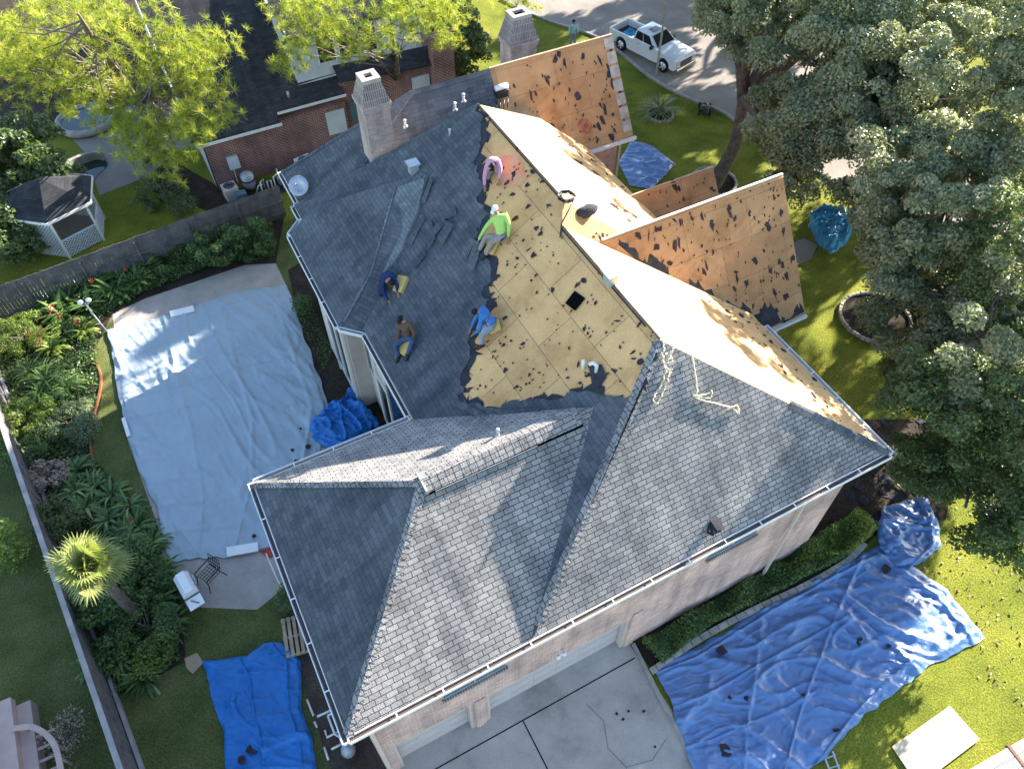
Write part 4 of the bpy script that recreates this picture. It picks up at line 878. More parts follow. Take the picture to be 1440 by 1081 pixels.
tree('oak_tree', (24.4, 24.2, 0), (25.9, 25.1, 4.4), [((29.2, 24.5, 10.0), (3.7, 3.5, 3.3)), ((27.4, 20.0, 6.6), (2.6, 2.8, 2.2)), ((29.5, 28.5, 8.4), (3.6, 3.2, 2.6)), ((29.6, 22.6, 12.6), (2.7, 3.0, 2.5)), (gl(1150, 190, 6.6), (1.9, 1.9, 1.7)), (gl(1140, 110, 8.), (2.4, 2.4, 2.2)), (gl(1098, 165, 6.8), (1.6, 1.6, 1.4)), (gl(1128, 238, 6.), (1.7, 1.5, 1.3)), (gl(1055, 30, 8.), (1.8, 1.8, 1.5)), ((26.2, 27.6, 7.2), (1.6, 1.8, 1.2))], 'leaning oak with a bare trunk rising from the ring bed behind the small gable', OAK, M['oak'], 230000, .14, .58, 900, .42, gap=.12, bend=(.25, -.3, 0))
tree('oak_tree', (36, 25, 0), (36, 25, 5), [((36, 25, 8.6), (5., 5.5, 3.4)), ((41, 33, 8), (5, 5, 3)), ((35, 32, 8), (4, 3.5, 2.6))], 'broad oak at the upper right, beyond the leaning oak', OAK, M['oak'], 100000, .18, .7, 440, .4, gap=.15)
tree('oak_tree', (31, 18, 0), (31, 18, 4.5), [((30.6, 18.6, 8.4), (4.0, 3.8, 3.3)), (gl(1235, 120, 8.5), (2.5, 2.5, 2.2)), (gl(1330, 110, 8.5), (2.7, 2.7, 2.4)), (gl(1255, 225, 7.4), (2.4, 2.4, 2.)), (gl(1200, 40, 9), (2.6, 2.6, 2.)), ((34.5, 14, 7.8), (3.8, 3.8, 3.0))], 'oak with a pale crown left of the right picture edge', OAK, M['oak'], 190000, .145, .6, 760, .35, gap=.14)
tree('oak_tree', (25.4, 13.2, 0), (25.8, 12.8, 3.4), [((26.6, 15.0, 9.2), (3.1, 3.1, 3.0)), ((26.8, 11.3, 9.0), (3.1, 3.0, 3.1)), ((28.0, 14.2, 12.2), (2.4, 2.6, 2.3)), ((29.8, 9.6, 6.6), (3.6, 3.6, 3.0)), (gl(1300, 305, 8), (2.3, 2.3, 2.)), (gl(1250, 335, 6.3), (1.7, 1.7, 1.5)), (gl(1390, 300, 8), (2.6, 2.6, 2.3)), (gl(1345, 400, 7), (2.4, 2.4, 2.2)), (gl(1300, 455, 4.8), (1.9, 1.9, 1.6)), (gl(1410, 480, 7), (2.6, 2.6, 2.3))], 'oak rooted in the stone ring bed right of the tarp bundle', OAK, M['oak'], 210000, .135, .5, 850, .3, gap=.15, limbs=34)
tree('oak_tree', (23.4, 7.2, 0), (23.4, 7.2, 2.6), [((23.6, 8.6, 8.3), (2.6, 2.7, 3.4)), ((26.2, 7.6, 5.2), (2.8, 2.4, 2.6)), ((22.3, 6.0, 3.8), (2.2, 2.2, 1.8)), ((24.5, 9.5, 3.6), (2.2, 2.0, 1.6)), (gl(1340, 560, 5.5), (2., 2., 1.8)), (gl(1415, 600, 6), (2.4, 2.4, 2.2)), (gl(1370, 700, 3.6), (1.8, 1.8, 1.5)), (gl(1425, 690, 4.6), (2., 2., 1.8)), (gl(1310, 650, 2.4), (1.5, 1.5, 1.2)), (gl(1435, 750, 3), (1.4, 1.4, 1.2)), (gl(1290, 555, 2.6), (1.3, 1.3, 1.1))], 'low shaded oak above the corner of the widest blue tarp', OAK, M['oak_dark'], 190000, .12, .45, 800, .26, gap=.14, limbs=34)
tree('oak_tree', (44, 20, 0), (44, 20, 5), [((44, 20, 8.5), (5.5, 6, 3))], 'oak across the street behind the pale one', OAK, M['oak'], 30000, .21, .75, 100, .35)
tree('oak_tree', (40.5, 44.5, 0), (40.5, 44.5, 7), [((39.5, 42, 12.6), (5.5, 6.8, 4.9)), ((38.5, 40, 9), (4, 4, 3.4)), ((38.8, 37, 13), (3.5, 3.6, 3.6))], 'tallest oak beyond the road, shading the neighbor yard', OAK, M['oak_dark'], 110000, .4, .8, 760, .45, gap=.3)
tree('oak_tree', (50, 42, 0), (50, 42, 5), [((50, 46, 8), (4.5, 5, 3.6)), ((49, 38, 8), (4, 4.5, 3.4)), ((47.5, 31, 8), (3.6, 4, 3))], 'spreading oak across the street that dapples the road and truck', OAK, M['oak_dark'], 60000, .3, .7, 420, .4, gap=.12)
tree('oak_tree', (35, 54, 0), (35, 54, 7), [((35, 54, 12), (6, 5.5, 4.6))], 'tall oak beyond the road at the far upper edge', OAK, M['oak_dark'], 30000, .25, .8, 180, .45, gap=.1)
tree('oak_tree', (28, 34.5, 0), (27.6, 34.2, 5.2), [((27.8, 34.6, 6.8), (1.9, 2.1, 1.1))], 'young tree with a thin pale trunk in front of the white truck', 'tree', M['oak'], 5200, .16, .5, 40, .085, limbs=10, bark='stone')
shrub(645, 55, 1.8, 4.2, 11000, .2, M['oak_dark'], 'dark glossy tree between the neighbor house and the far chimney', name='magnolia_tree', cat='tree', cr=.5, k=70)
shrub(25, 235, 2.6, 4.5, 15000, .24, M['oak_dark'], 'dark glossy tree at the left edge behind the gazebo', name='magnolia_tree', cat='tree', cr=.6, k=80)
shrub(15, 330, 1.6, 2.6, 7000, .2, M['oak_dark'], 'dark tree just left of the gazebo roof', name='magnolia_tree', cat='tree', cr=.5, k=50)
# pines
def pine(base, top, cens, label, ntuft, nlen=.42, trunk_r=.22, seed=1, dens=40):
    base = Vector(base); t = empty('pine_tree', base, 0, label, 'pine tree'); b0 = np.array(base); T = []
    tot = sum(r[0]*r[1] for _, r in cens); limbs = []
    tp = Vector(top)-base
    for c, r in cens:
        kk = max(6, int(ntuft*r[0]*r[1]/tot)); nb = max(4, kk//9)
        bd = rdir(nb); ends = np.array(c)+bd*np.array(r)*rng.uniform(.55, 1., (nb, 1))-b0
        for e in ends:
            s = tp*rng.uniform(.3, .97); m = 9
            if rng.uniform() < .5: limbs.append((s, e))
            for _ in range(m): T.append(e+rng.normal(size=3)*np.array([.5, .5, .28])*(.75+.1*np.mean(r)))
    T = np.array(T); K = len(T); k = np.repeat(np.arange(K), dens); n = len(k)
    axis = unit(rdir(K)*.7+np.array([0, 0, .55])); d = unit(rdir(n)+axis[k]*.75); L_ = nlen*rng.uniform(.6, 1.1, n); s = unit(np.cross(d, rdir(n)))*.0085
    tip = T[k]+d*L_[:, None]; V = np.stack([T[k]-s, T[k]+s, tip+s*.35, tip-s*.35], 1)
    fastmesh('crown', V, 4, M['pine'], np.clip(rng.uniform(0, .75, K)[k]+rng.uniform(0, .25, n), 0, 1), t)
    b = MB(); pts = smoothline([(0, 0, -.1), tuple(tp*.4+Vector((.15, .1, 0))), tuple(tp*.8), tuple(tp)], 4, False); b.tube(pts, list(np.linspace(trunk_r, .05, len(pts))), 9); q = b.build('trunk', M['bark_pine']); q.parent = t
    b = MB()
    for s, e in limbs:
        e = Vector(e); m1 = s.lerp(e, .4)+Vector((random.uniform(-.35, .35), random.uniform(-.35, .35), -.2)); m2 = s.lerp(e, .75)+Vector((random.uniform(-.2, .2), random.uniform(-.2, .2), -.1)); b.tube([s, m1, m2, e], [.045, .03, .02, .01], 5)
    q = b.build('limbs', M['bark_pine']); q.parent = t; return t
pine(gl(215, 185, 0), gl(110, 20, 11.5), [(gl(60, 30, 9), (2.2, 2., 1.)), (gl(170, 30, 10), (2.2, 1.8, 1.1)), (gl(60, 110, 8), (2., 1.8, 1.)), (gl(130, 130, 7.5), (1.7, 1.4, .8)), (gl(240, 80, 8.5), (1.5, 1.4, .8)), (gl(0, 80, 9), (1.6, 1.6, 1.))], 'tallest yellow green pine filling the upper left corner', 900, nlen=.34)
pine(gl(205, 225, 0), gl(215, 105, 8.5), [(gl(265, 110, 7.8), (1.3, 1.2, .8)), (gl(285, 165, 7), (1.2, 1.1, .7)), (gl(210, 185, 6.5), (1.2, .9, .6)), (gl(235, 215, 6), (1.1, .8, .6)), (gl(300, 60, 8.2), (.9, .8, .6)), (gl(170, 165, 6.8), (.9, .8, .5))], 'pine leaning over the neighbor patio and dark roof edge', 700, nlen=.34)
pine(gl(560, 150, 0), gl(548, 20, 8.5), [(gl(440, 30, 9), (1.7, 1.5, .9)), (gl(480, 60, 8.4), (1.3, 1.1, .7)), (gl(560, 15, 9.2), (1.6, 1.1, .9)), (gl(625, 25, 9), (1.5, 1., .8)), (gl(540, 62, 7.6), (.8, .7, .5)), (gl(415, 90, 7.6), (.7, .7, .5)), (gl(730, 5, 8.6), (.7, .6, .5))], 'pine in front of the neighbor white gable', 560, nlen=.34)

# ================================================================ TRUCK
def truck():
    t = empty('pickup_truck', (28.85, 36.5, 0.012), math.atan2(-.968, .25), 'white crew cab pickup truck parked on the road beyond the gables', 'pickup truck')
    def part(b, name, m, par=None, bevel=0.):
        o = b.build(name, m, bevel=bevel); o.parent = par or t; return o
    L2, W2 = 2.75, .93
    b = MB()
    def loft(prof, w):     # side profile (x,z) extruded across y with width function
        n = len(prof); vs = [(x, -w, z) for x, z in prof]+[(x, w, z) for x, z in prof]
        b.add(vs, [tuple(range(n-1, -1, -1)), tuple(range(n, 2*n))]+[(k, (k+1) % n, n+(k+1) % n, n+k) for k in range(n)])
    def arch(cx, r=.46, z=.42): return [(cx+r*math.cos(a), z+r*math.sin(a)) for a in np.linspace(0, PI, 9)]
    hood = [(-2.7, .5), (-2.7, 1.08), (-.72, 1.12), (-.70, 1.16), (1.02, 1.16), (1.25, 1.15), (2.55, 1.04), (2.7, .9), (2.72, .5), (2.5, .38)]
    prof = hood+arch(1.78)+[(1.2, .36), (-1.1, .36)]+arch(-1.62)+[(-2.3, .42)]
    # lower body without the bed floor: sides and front as separate slabs
    side = prof
    for sgn in (-1, 1):
        n = len(side); y0_, y1_ = sgn*W2, sgn*(W2-.12)
        b.add([(x, y0_, z) for x, z in side]+[(x, y1_, z) for x, z in side], [tuple(range(n)), tuple(range(2*n-1, n-1, -1))]+[(k, (k+1) % n, n+(k+1) % n, n+k) for k in range(n)])
    # bonnet, tailgate, floor
    b.add([(1.0, -.82, 1.16), (1.0, .82, 1.16), (2.5, .82, 1.06), (2.5, -.82, 1.06), (1.0, -.35, 1.21), (1.0, .35, 1.21), (2.5, .35, 1.10), (2.5, -.35, 1.10), (2.72, -.8, .9), (2.72, .8, .9), (2.74, -.8, .6), (2.74, .8, .6)],
          [(0, 4, 7, 3), (4, 5, 6, 7), (5, 1, 2, 6), (3, 7, 6, 2, 9, 8), (8, 9, 11, 10)])
    b.b2(-2.72, -2.62, -.84, .84, .5, 1.09); b.b2(-.78, 1.02, -.82, .82, .4, 1.15)
    body = part(b, 'body', M['paintw'], bevel=.025)
    b = MB(); b.b2(-2.6, -.8, -.8, .8, .6, .68); part(b, 'truck_bed', M['black'])
    # cab
    b = MB(); lo = [(-.78, .86), (1.12, .86)]; zl, zh = 1.15, 1.68
    vs = [(-.78, -.86, zl), (1.12, -.86, zl), (1.12, .86, zl), (-.78, .86, zl), (-.66, -.68, zh), (.42, -.68, zh), (.42, .68, zh), (-.66, .68, zh), (-.3, 0, zh+.06)]
    b.add(vs, [(0, 1, 5, 4), (1, 2, 6, 5), (2, 3, 7, 6), (3, 0, 4, 7), (4, 5, 8), (5, 6, 8), (6, 7, 8), (7, 4, 8)]); cab = part(b, 'cab', M['paintw'], bevel=.03)
    def quadin(a, c, d, e, k0, k1, out):   # inset quad on a cab face
        a, c, d, e = map(Vector, (a, c, d, e)); f = lambda u, v: (a.lerp(c, u)).lerp(e.lerp(d, u), v)+Vector(out)
        return [f(k0[0], k1[0]), f(k0[1], k1[0]), f(k0[1], k1[1]), f(k0[0], k1[1])]
    g1 = quadin(vs[1], vs[2], vs[6], vs[5], (.06, .94), (.06, .9), (.035, 0, .035)); b = MB(); b.prism(g1, (-.02, 0, -.02)); part(b, 'windscreen', M['glass'])
    g1 = quadin(vs[3], vs[0], vs[4], vs[7], (.1, .9), (.15, .85), (-.035, 0, .01)); b = MB(); b.prism(g1, (.02, 0, 0)); part(b, 'rear_window', M['glass'])
    for i, j, k, l, o_ in ((0, 1, 5, 4, -1), (3, 2, 6, 7, 1)):
        for u in ((.08, .42), (.46, .84)):
            g1 = quadin(vs[i], vs[j], vs[k], vs[l], u, (.1, .86), (0, o_*.035, .01)); b = MB(); b.prism(g1, (0, -o_*.02, 0)); part(b, 'side_window', M['glass'])
    b = MB(); b.b2(-.1, .3, -.32, .32, zh+.055, zh+.07); part(b, 'sunroof', M['glass'])
    for sx in (-1.62, 1.78):
        for sy in (-1, 1):
            b = MB(); b.tube([(sx, sy*.70, .39), (sx, sy*.93, .39)], .39, 20); w_ = part(b, 'wheel', M['rubber'])
            b = MB(); b.tube([(sx, sy*.90, .39), (sx, sy*.945, .39)], .25, 14)
            part(b, 'rim', M['chrome'], w_)
            b = MB(); [b.bar((sx, sy*.955, .39), (sx+.22*math.cos(a), sy*.955, .39+.22*math.sin(a)), .05, .02, up=(0, 1, 0)) for a in np.arange(0, 6.2, 1.2566)]; part(b, 'spokes', M['white'], w_)
    b = MB(); b.b2(2.71, 2.76, -.5, .5, .62, .9); gr = part(b, 'grille', M['black']); b = MB(); [b.b2(2.755, 2.785, -.48, .48, z, z+.03) for z in (.66, .74, .82)]; part(b, 'grille_bars', M['chrome'], gr)
    for sy in (-1, 1):
        b = MB(); b.b2(2.62, 2.75, sy*.53, sy*.86, .72, .92); part(b, 'headlight', M['steel'])
        b = MB(); b.b2(.75, .9, sy*.9, sy*1.12, 1.12, 1.28); part(b, 'mirror', M['black'])
        b = MB(); b.b2(-2.75, -2.70, sy*.72, sy*.9, .75, 1.05); part(b, 'tail_light', M['red'])
        b = MB(); [b.b2(x, x+.16, sy*.925, sy*.945, .98, 1.01) for x in (-.35, .6)]; part(b, 'door_handle', M['chrome'])
    b = MB(); b.b2(2.66, 2.84, -.88, .88, .42, .58); part(b, 'bumper', M['chrome'], bevel=.03); b = MB(); b.b2(-2.84, -2.7, -.85, .85, .45, .6); part(b, 'bumper', M['chrome'])
truck()
tarp('tarp_in_truck_bed', [[(28.0, 37.4), (28.95, 37.7)], [(28.95, 37.7), (28.7, 38.7)], [(28.7, 38.7), (27.8, 38.4)], [(27.8, 38.4), (28.0, 37.4)]], M['tarp_teal'], 'teal tarp folded in the bed of the white truck', .15, 30, .75, 21, freq=2.)

# ================================================================ PEOPLE
def skinmesh(name, chains, mt, parent, sub_=1, gs=1.0):
    """chains: list of lists of (point, radius); points closer than 1 mm are shared"""
    vs, es, rr = [], [], []
    def idx(p, r):
        for i, q in enumerate(vs):
            if (q-p).length < .001: return i
        vs.append(p); rr.append(r); return len(vs)-1
    for ch in chains:
        prev = None
        for p, r in ch:
            i = idx(Vector(p), r)
            if prev is not None and prev != i and (prev, i) not in es: es.append((prev, i))
            prev = i
    me = bpy.data.meshes.new(name); me.from_pydata(vs, es, []); me.update(); o = bpy.data.objects.new(name, me); link(o, parent)
    m = o.modifiers.new('skin', 'SKIN'); m.use_smooth_shade = True
    for i, r in enumerate(rr):
        r = r*gs if not hasattr(r, '__len__') and r > .012 else r
        d = me.skin_vertices[0].data[i]; d.radius = (r, r) if not hasattr(r, '__len__') else r; d.use_root = (i == 0)
    s_ = o.modifiers.new('sub', 'SUBSURF'); s_.levels = sub_; s_.render_levels = sub_
    me.materials.append(mt); return o
def person(base, pl, pose, label, shirt, trousers, hair=None, hat=None, sleeves=1., sc=1.02):
    base = Vector(base); t = empty('person', base, 0, label, 'person')
    def W_(q):
        v = Vector(RT)*q[0]*sc+Vector(FH)*q[1]*sc
        z = (pl[1]*v.x+pl[2]*v.y) if pl else 0.
        return v+Vector((0, 0, z+q[2]*sc))
    J = {k: W_(v) for k, v in pose.items()}
    lerp = lambda a, b, f: J[a].lerp(J[b], f)
    pel, ch, nk, hd = J['pel'], J['ch'], J['nk'], J['hd']; body = []
    body.append([(pel, .13), (pel.lerp(ch, .5), .115), (ch, .13), (nk, .055), (nk.lerp(hd, .45), .06)])
    up = (hd-nk).normalized()
    shirt_c = [[(pel+(pel-ch).normalized()*.06, .13), (pel, .15), (pel.lerp(ch, .5), .14), (ch, .155), (ch.lerp(nk, .75), .09)]]; tr_c = [[(pel+(pel-ch).normalized()*.02, .155), (pel.lerp(ch, .22), .14)]]
    for s in 'LR':
        sh, el, ha, hp, kn, an, to = (J[k+s] for k in ('sh', 'el', 'ha', 'hp', 'kn', 'an', 'to'))
        body.append([(ch, .13), (sh, .055), (el, .042), (ha, .028)])
        body.append([(pel, .13), (hp, .085), (kn, .058), (an, .04), (to, .035)])
        shirt_c.append([(ch, .155), (sh, .075), (sh.lerp(el, .55), .062), (el, .055)]+([(el.lerp(ha, .9), .04)] if sleeves >= 1 else []))
        tr_c.append([(pel+(pel-ch).normalized()*.02, .155), (hp, .11), (hp.lerp(kn, .5), .095), (kn, .08), (kn.lerp(an, .5), .068), (an, .058)])
        d = (ha-el).normalized(); pw = ha+d*.075; sd = d.cross(Vector((0, 0, 1))); sd = sd.normalized() if sd.length > .1 else Vector((1, 0, 0)); dn = Vector((0, 0, -1))
        body[-2].append((pw, .03))
        for i, (o_, l_) in enumerate(((-.03, .07), (-.01, .08), (.01, .075), (.028, .06))):
            a = pw+sd*o_+d*.012; body.append([(pw, .03), (a, .010), (a+d*l_*.55+dn*.008, .009), (a+d*l_*.85+dn*.035, .008)])
        th_ = ha+d*.025; body.append([(pw, .03), (pw.lerp(ha, .3)-sd*.04, .011), (pw-sd*.055+dn*.01+d*.01, .009)])
        b = MB(); e = (to-an); e.z *= .5; e = e.normalized() if e.length > .01 else Vector((0, -1, 0)); b.tube([an-e*.07+Vector((0, 0, -.02)), an+e*.03, an+e*.14+Vector((0, 0, -.02)), an+e*.2+Vector((0, 0, -.03))], [.05, .058, .05, .03], 8); q = b.build('shoe', M['black']); q.parent = t
    o = skinmesh('body', body, M['skin'], t)
    fwd = (J['ch']-J['pel']); look = J.get('look', W_((pose['hd'][0], pose['hd'][1]-.3, pose['hd'][2]-.1)))-hd; look = look.normalized()
    b = MB(); rot = look.to_track_quat('Y', 'Z').to_matrix(); hb = MB()
    hb.ball((0, 0, 0), (.078, .098, .115), 16, 12); vv = [hd+rot@Vector(v)*sc*.95 for v in hb.v]; b.add(vv, hb.f, True)
    for q_, r_ in (((0, .1, -.01), .018), ((-.08, 0, 0), .02), ((.08, 0, 0), .02), ((0, .085, -.06), .022)): b.ball(hd+rot@Vector(q_)*sc, r_, 6, 5)
    q = b.build('head', M['skin']); q.parent = t
    e_ = MB(); [e_.ball(hd+rot@Vector((x, .088, .015))*sc, .012, 6, 4) for x in (-.032, .032)]; e_ = e_.build('eyes', M['hair']); e_.parent = q
    b = MB(); hb = MB(); hb.ball((0, -.012, .022), (.09, .105, .11), 16, 12); keep = [f for f in hb.f if sum(hb.v[i][2]-.35*hb.v[i][1] for i in f)/4 > .02]
    b.add([hd+rot@Vector(v)*sc for v in hb.v], keep, True)
    if hat:
        for a0 in range(1): b.add([hd+rot@Vector((x, y, .055))*sc for x, y in ((-.07, .08), (.07, .08), (.055, .17), (-.055, .17))], [(0, 1, 2, 3)])
    q = b.build('cap' if hat else 'hair', hat or M['hair']); q.parent = t
    skinmesh('shirt', shirt_c, shirt, t, gs=1.28); skinmesh('trousers', tr_c, trousers, t, gs=1.22)
    return t
c_green = mat('hi_vis_green', (.42, .66, .16), .8, var=.08, vscale=8); c_pink = mat('pink_cloth', (.62, .30, .42), .8, var=.1, vscale=8); c_navy = mat('navy_cloth', (.015, .03, .10), .85, var=.2, vscale=8)
c_blue = mat('blue_cloth', (.05, .17, .42), .85, var=.2, vscale=8); c_tan = mat('tan_cloth', (.12, .075, .05), .85, var=.2, vscale=8); c_khaki = mat('khaki_cloth', (.30, .26, .23), .85, var=.12, vscale=8)
c_jean = mat('denim', (.05, .09, .17), .85, var=.2, vscale=8); c_grey = mat('grey_cloth', (.28, .30, .34), .85, var=.15, vscale=8); c_teal = mat('pale_teal_cloth', (.35, .55, .52), .85, var=.1, vscale=8)
def sym(**k): return k
P_GREEN = sym(pel=(.06, -.1, .22), ch=(-.02, .12, .55), nk=(-.08, .22, .70), hd=(-.13, .30, .80), look=(-.6, -.1, .4), shL=(-.2, .18, .60), shR=(.16, .12, .58), elL=(-.42, .18, .42), elR=(.28, -.08, .38), haL=(-.66, .08, .16), haR=(.24, -.26, .12),
              hpL=(-.08, -.14, .2), hpR=(.12, -.2, .2), knL=(-.40, -.02, .34), knR=(-.22, -.30, .36), anL=(-.62, -.18, .08), anR=(-.42, -.42, .07), toL=(-.76, -.22, .05), toR=(-.54, -.5, .05))
P_PINK = sym(pel=(0, .3, .34), ch=(0, .02, .56), nk=(0, -.1, .62), hd=(0, -.18, .66), look=(0, -.6, .3), shL=(-.2, 0, .56), shR=(.2, 0, .56), elL=(-.28, -.14, .36), elR=(.27, -.14, .34), haL=(-.27, -.32, .14), haR=(.22, -.34, .12),
             hpL=(-.1, .3, .32), hpR=(.1, .3, .32), knL=(-.2, -.02, .1), knR=(.18, -.02, .1), anL=(-.2, .38, .07), anR=(.2, .38, .07), toL=(-.2, .52, .05), toR=(.2, .52, .05))
P_NAVY = sym(pel=(-.16, .2, .34), ch=(-.04, -.06, .55), nk=(.04, -.18, .54), hd=(.1, -.26, .50), look=(.4, -.6, .1), shL=(-.2, -.12, .52), shR=(.14, .0, .52), elL=(-.16, -.32, .3), elR=(.26, -.18, .3), haL=(.0, -.5, .1), haR=(.3, -.38, .1),
             hpL=(-.24, .14, .3), hpR=(-.06, .24, .3), knL=(-.3, -.18, .1), knR=(.14, .1, .12), anL=(-.4, .2, .07), anR=(-.14, .42, .07), toL=(-.46, .34, .05), toR=(-.22, .54, .05))
P_TAN = sym(pel=(.14, 0, .2), ch=(.08, .1, .52), nk=(.02, .16, .66), hd=(-.05, .2, .76), look=(-.4, -.5, .1), shL=(-.1, .12, .56), shR=(.24, .04, .54), elL=(-.18, -.1, .34), elR=(.36, -.14, .34), haL=(-.24, -.36, .1), haR=(.26, -.36, .12),
            hpL=(.04, -.06, .18), hpR=(.2, -.08, .18), knL=(-.26, -.22, .34), knR=(.3, -.34, .32), anL=(-.16, -.48, .07), anR=(.14, -.52, .07), toL=(-.22, -.6, .05), toR=(.1, -.66, .05))
P_BLUE = sym(pel=(.24, -.1, .26), ch=(.04, .08, .52), nk=(-.1, .16, .58), hd=(-.22, .2, .58), look=(-.6, .0, .1), shL=(-.04, -.06, .52), shR=(-.02, .26, .52), elL=(-.12, -.22, .34), elR=(-.22, .22, .3), haL=(-.3, -.1, .1), haR=(-.38, .1, .1),
             hpL=(.2, -.18, .22), hpR=(.3, .0, .22), knL=(-.06, -.36, .3), knR=(-.06, .06, .3), anL=(-.02, -.52, .08), anR=(-.16, -.02, .07), toL=(-.16, -.58, .05), toR=(-.3, -.02, .05))
P_STAND = sym(pel=(0, 0, .88), ch=(0, 0, 1.22), nk=(0, 0, 1.42), hd=(-.02, .02, 1.56), look=(-.6, -.2, 1.4), shL=(-.18, 0, 1.34), shR=(.18, 0, 1.34), elL=(-.26, -.06, 1.08), elR=(.26, -.06, 1.08), haL=(-.24, -.24, .92), haR=(.24, -.24, .92),
              hpL=(-.09, 0, .86), hpR=(.09, 0, .86), knL=(-.11, -.04, .47), knR=(.11, .02, .47), anL=(-.12, .04, .08), anR=(.12, 0, .08), toL=(-.14, -.1, .04), toR=(.14, -.12, .04))
person(GP(703, 334, PL_L, .06), PL_L, P_GREEN, 'person in bright yellow green shirt and beige trousers, left arm stretched to the shingle edge', c_green, c_khaki, hat=M['white'])
person(GP(693, 250, PL_L, .03), PL_L, P_PINK, 'person in a pink shirt and dark cap bent over near the ridge', c_pink, c_grey, hat=M['hair'], sc=.92)
person(GP(549, 406, PL_L, .06), PL_L, P_NAVY, 'person in a navy jacket hunched on the dark shingles beside a yellow cushion', c_navy, c_navy)
person(GP(569, 480, PL_L, .06), PL_L, P_TAN, 'person in a tan shirt and black cap sitting on the dark shingles', c_tan, c_jean, hat=M['hair'])
person(GP(680, 463, PL_L, .06), PL_L, P_BLUE, 'person in a blue shirt crouching at the torn shingle edge facing left', c_blue, c_grey)
person(G(805, 66, 0.012), None, P_STAND, 'person in a pale teal shirt standing on the road behind the street gable', c_teal, c_grey)
def cushion(q, rz, label, m='foam', s=(.5, .34, .14)):
    p = GP(*q, PL_L, .06); n = Vector((-PL_L[1], 0, 1)).normalized(); X = (Vector((math.cos(rz), math.sin(rz), 0))-n*n.dot(Vector((math.cos(rz), math.sin(rz), 0)))).normalized(); Y = n.cross(X)
    b = MB(); b.box(p+n*.07*(s[2]/.14), s, ax=(X, Y, n)); o = b.build('foam_cushion', M[m], bevel=.03); origin_to(o, p); tag(o, label, 'cushion', 'foam cushions the roofers use')
cushion((566, 401), .5, 'yellow foam cushion in front of the navy jacket', s=(.55, .4, .16)); cushion((572, 489), .3, 'tan foam cushion under the worker in the tan shirt', s=(.5, .36, .12)); cushion((696, 458), 1.2, 'greenish foam cushion under the worker in blue', 'foam', (.5, .36, .12)); cushion((694, 345), .4, 'flattened foam cushion under the worker in yellow green', 'foam', (.6, .36, .1))
# tools, hoses, rope
def ontube(name, P, r, m, label, cat, group=None):
    b = MB(); b.tube(P, r, 6); o = b.build(name, m); origin_to(o, P[0]); return tag(o, label, cat, group)
def coil(c, R0, n, r, jit, pl=None, turns=5, flat=True, seed=2):
    Rn = random.Random(seed); P = []
    for i in range(turns*14):
        a = i*2*PI/14; q = R0*(.75+.3*noise.noise(Vector((i*.07, seed, 0)))); P.append(Vector(c)+Vector((math.cos(a)*q+Rn.uniform(-jit, jit), math.sin(a)*q+Rn.uniform(-jit, jit), .04+.02*i/14)))
    return P
hp_ = Vector((9.8, 15.35, 10.6)); P = [p+Vector((0, 0, .02)) for p in coil(hp_+Vector((.15, .1, 0)), .3, 0, 0, .03)]+[hp_+Vector((-.1, -.35, -.1)), Vector((9.45, 14.85, 10.36)), Vector((9.2, 14.5, 10.2))]
ontube('air_hose', P, .022, M['black'], 'black coiled air hose heaped on the ridge step', 'hose')
def bag(p, s, label, m, cat='bag', name='tool_bag', ax=None):
    b = MB(); b.ball(Vector(p)+Vector((0, 0, s[2]*.7)), s, 12, 8); b.v = [tuple(Vector(v)+Vector((noise.noise(Vector(v)*4), noise.noise(Vector(v)*4+Vector((3, 3, 3))), 0))*.12) for v in b.v]; o = b.build(name, m); origin_to(o, p); return tag(o, label, cat)
bag((10.45, 15.15, 10.08), (.42, .2, .16), 'dark bag slumped beside the coiled hose on the ridge step', M['felt'])
b = MB(); p = Vector((12.0, 22.75, 7.0))+Vector((-.6, .0, .4)); q = on(PL_B1, 11.2, 22.7)
p = GP(705, 137, PL_BF, .02); b.box(p+Vector((0, 0, .2)), (.5, .34, .3)); o = b.build('air_compressor', M['black'], bevel=.05); origin_to(o, p); tag(o, 'black and white air compressor at the top of the street gable valley', 'air compressor')
b = MB(); b.tube([(-.25, 0, .42), (.25, 0, .42)], .11, 10); q = b.build('tank', M['white']); q.parent = o
b = MB(); [b.tube([(x, -.2, 0), (x-.15, -.45, -.2)], .02, 5) for x in (-.3, -.15, .02, .18)]; q = b.build('hose', M['black']); q.parent = o
def ropepath(pts, pl, jit, seed, n=8):
    Rn = random.Random(seed); P = [GP(*p, pl, .07) for p in pts]; P = smoothline(P, n, False); return [p+Vector((Rn.uniform(-jit, jit), Rn.uniform(-jit, jit), Rn.uniform(0, jit))) for p in P]
ontube('rope', ropepath([(930, 468), (934, 490), (929, 498), (936, 505), (946, 490), (941, 505), (934, 515), (942, 522), (938, 532), (946, 520), (940, 530), (935, 545), (930, 557), (924, 568), (918, 560), (928, 545), (936, 520), (931, 505), (938, 498), (945, 508), (936, 512), (941, 525)], PL_F, .03, 3), .02, M['rope'], 'tangled pale rope hanging down from the roof peak', 'rope')
ontube('rope', ropepath([(972, 492), (976, 520), (980, 545), (981, 557), (996, 553), (1001, 550), (998, 560), (983, 558), (975, 556), (985, 562), (1000, 566), (1015, 570), (1030, 574), (1038, 582), (1037, 571), (1030, 572), (1020, 576)], PL_F, .015, 4), .02, M['rope'], 'pale rope lying loosely on the sunlit shingles', 'rope')
b = MB(); p = GP(1005, 742, PL_F, .05); 
for i in range(4): b.box(p+Vector((.05*i-.1, .03*(i % 2), .06+.03*i)), (.4, .22, .03), rz=.6+.3*i)
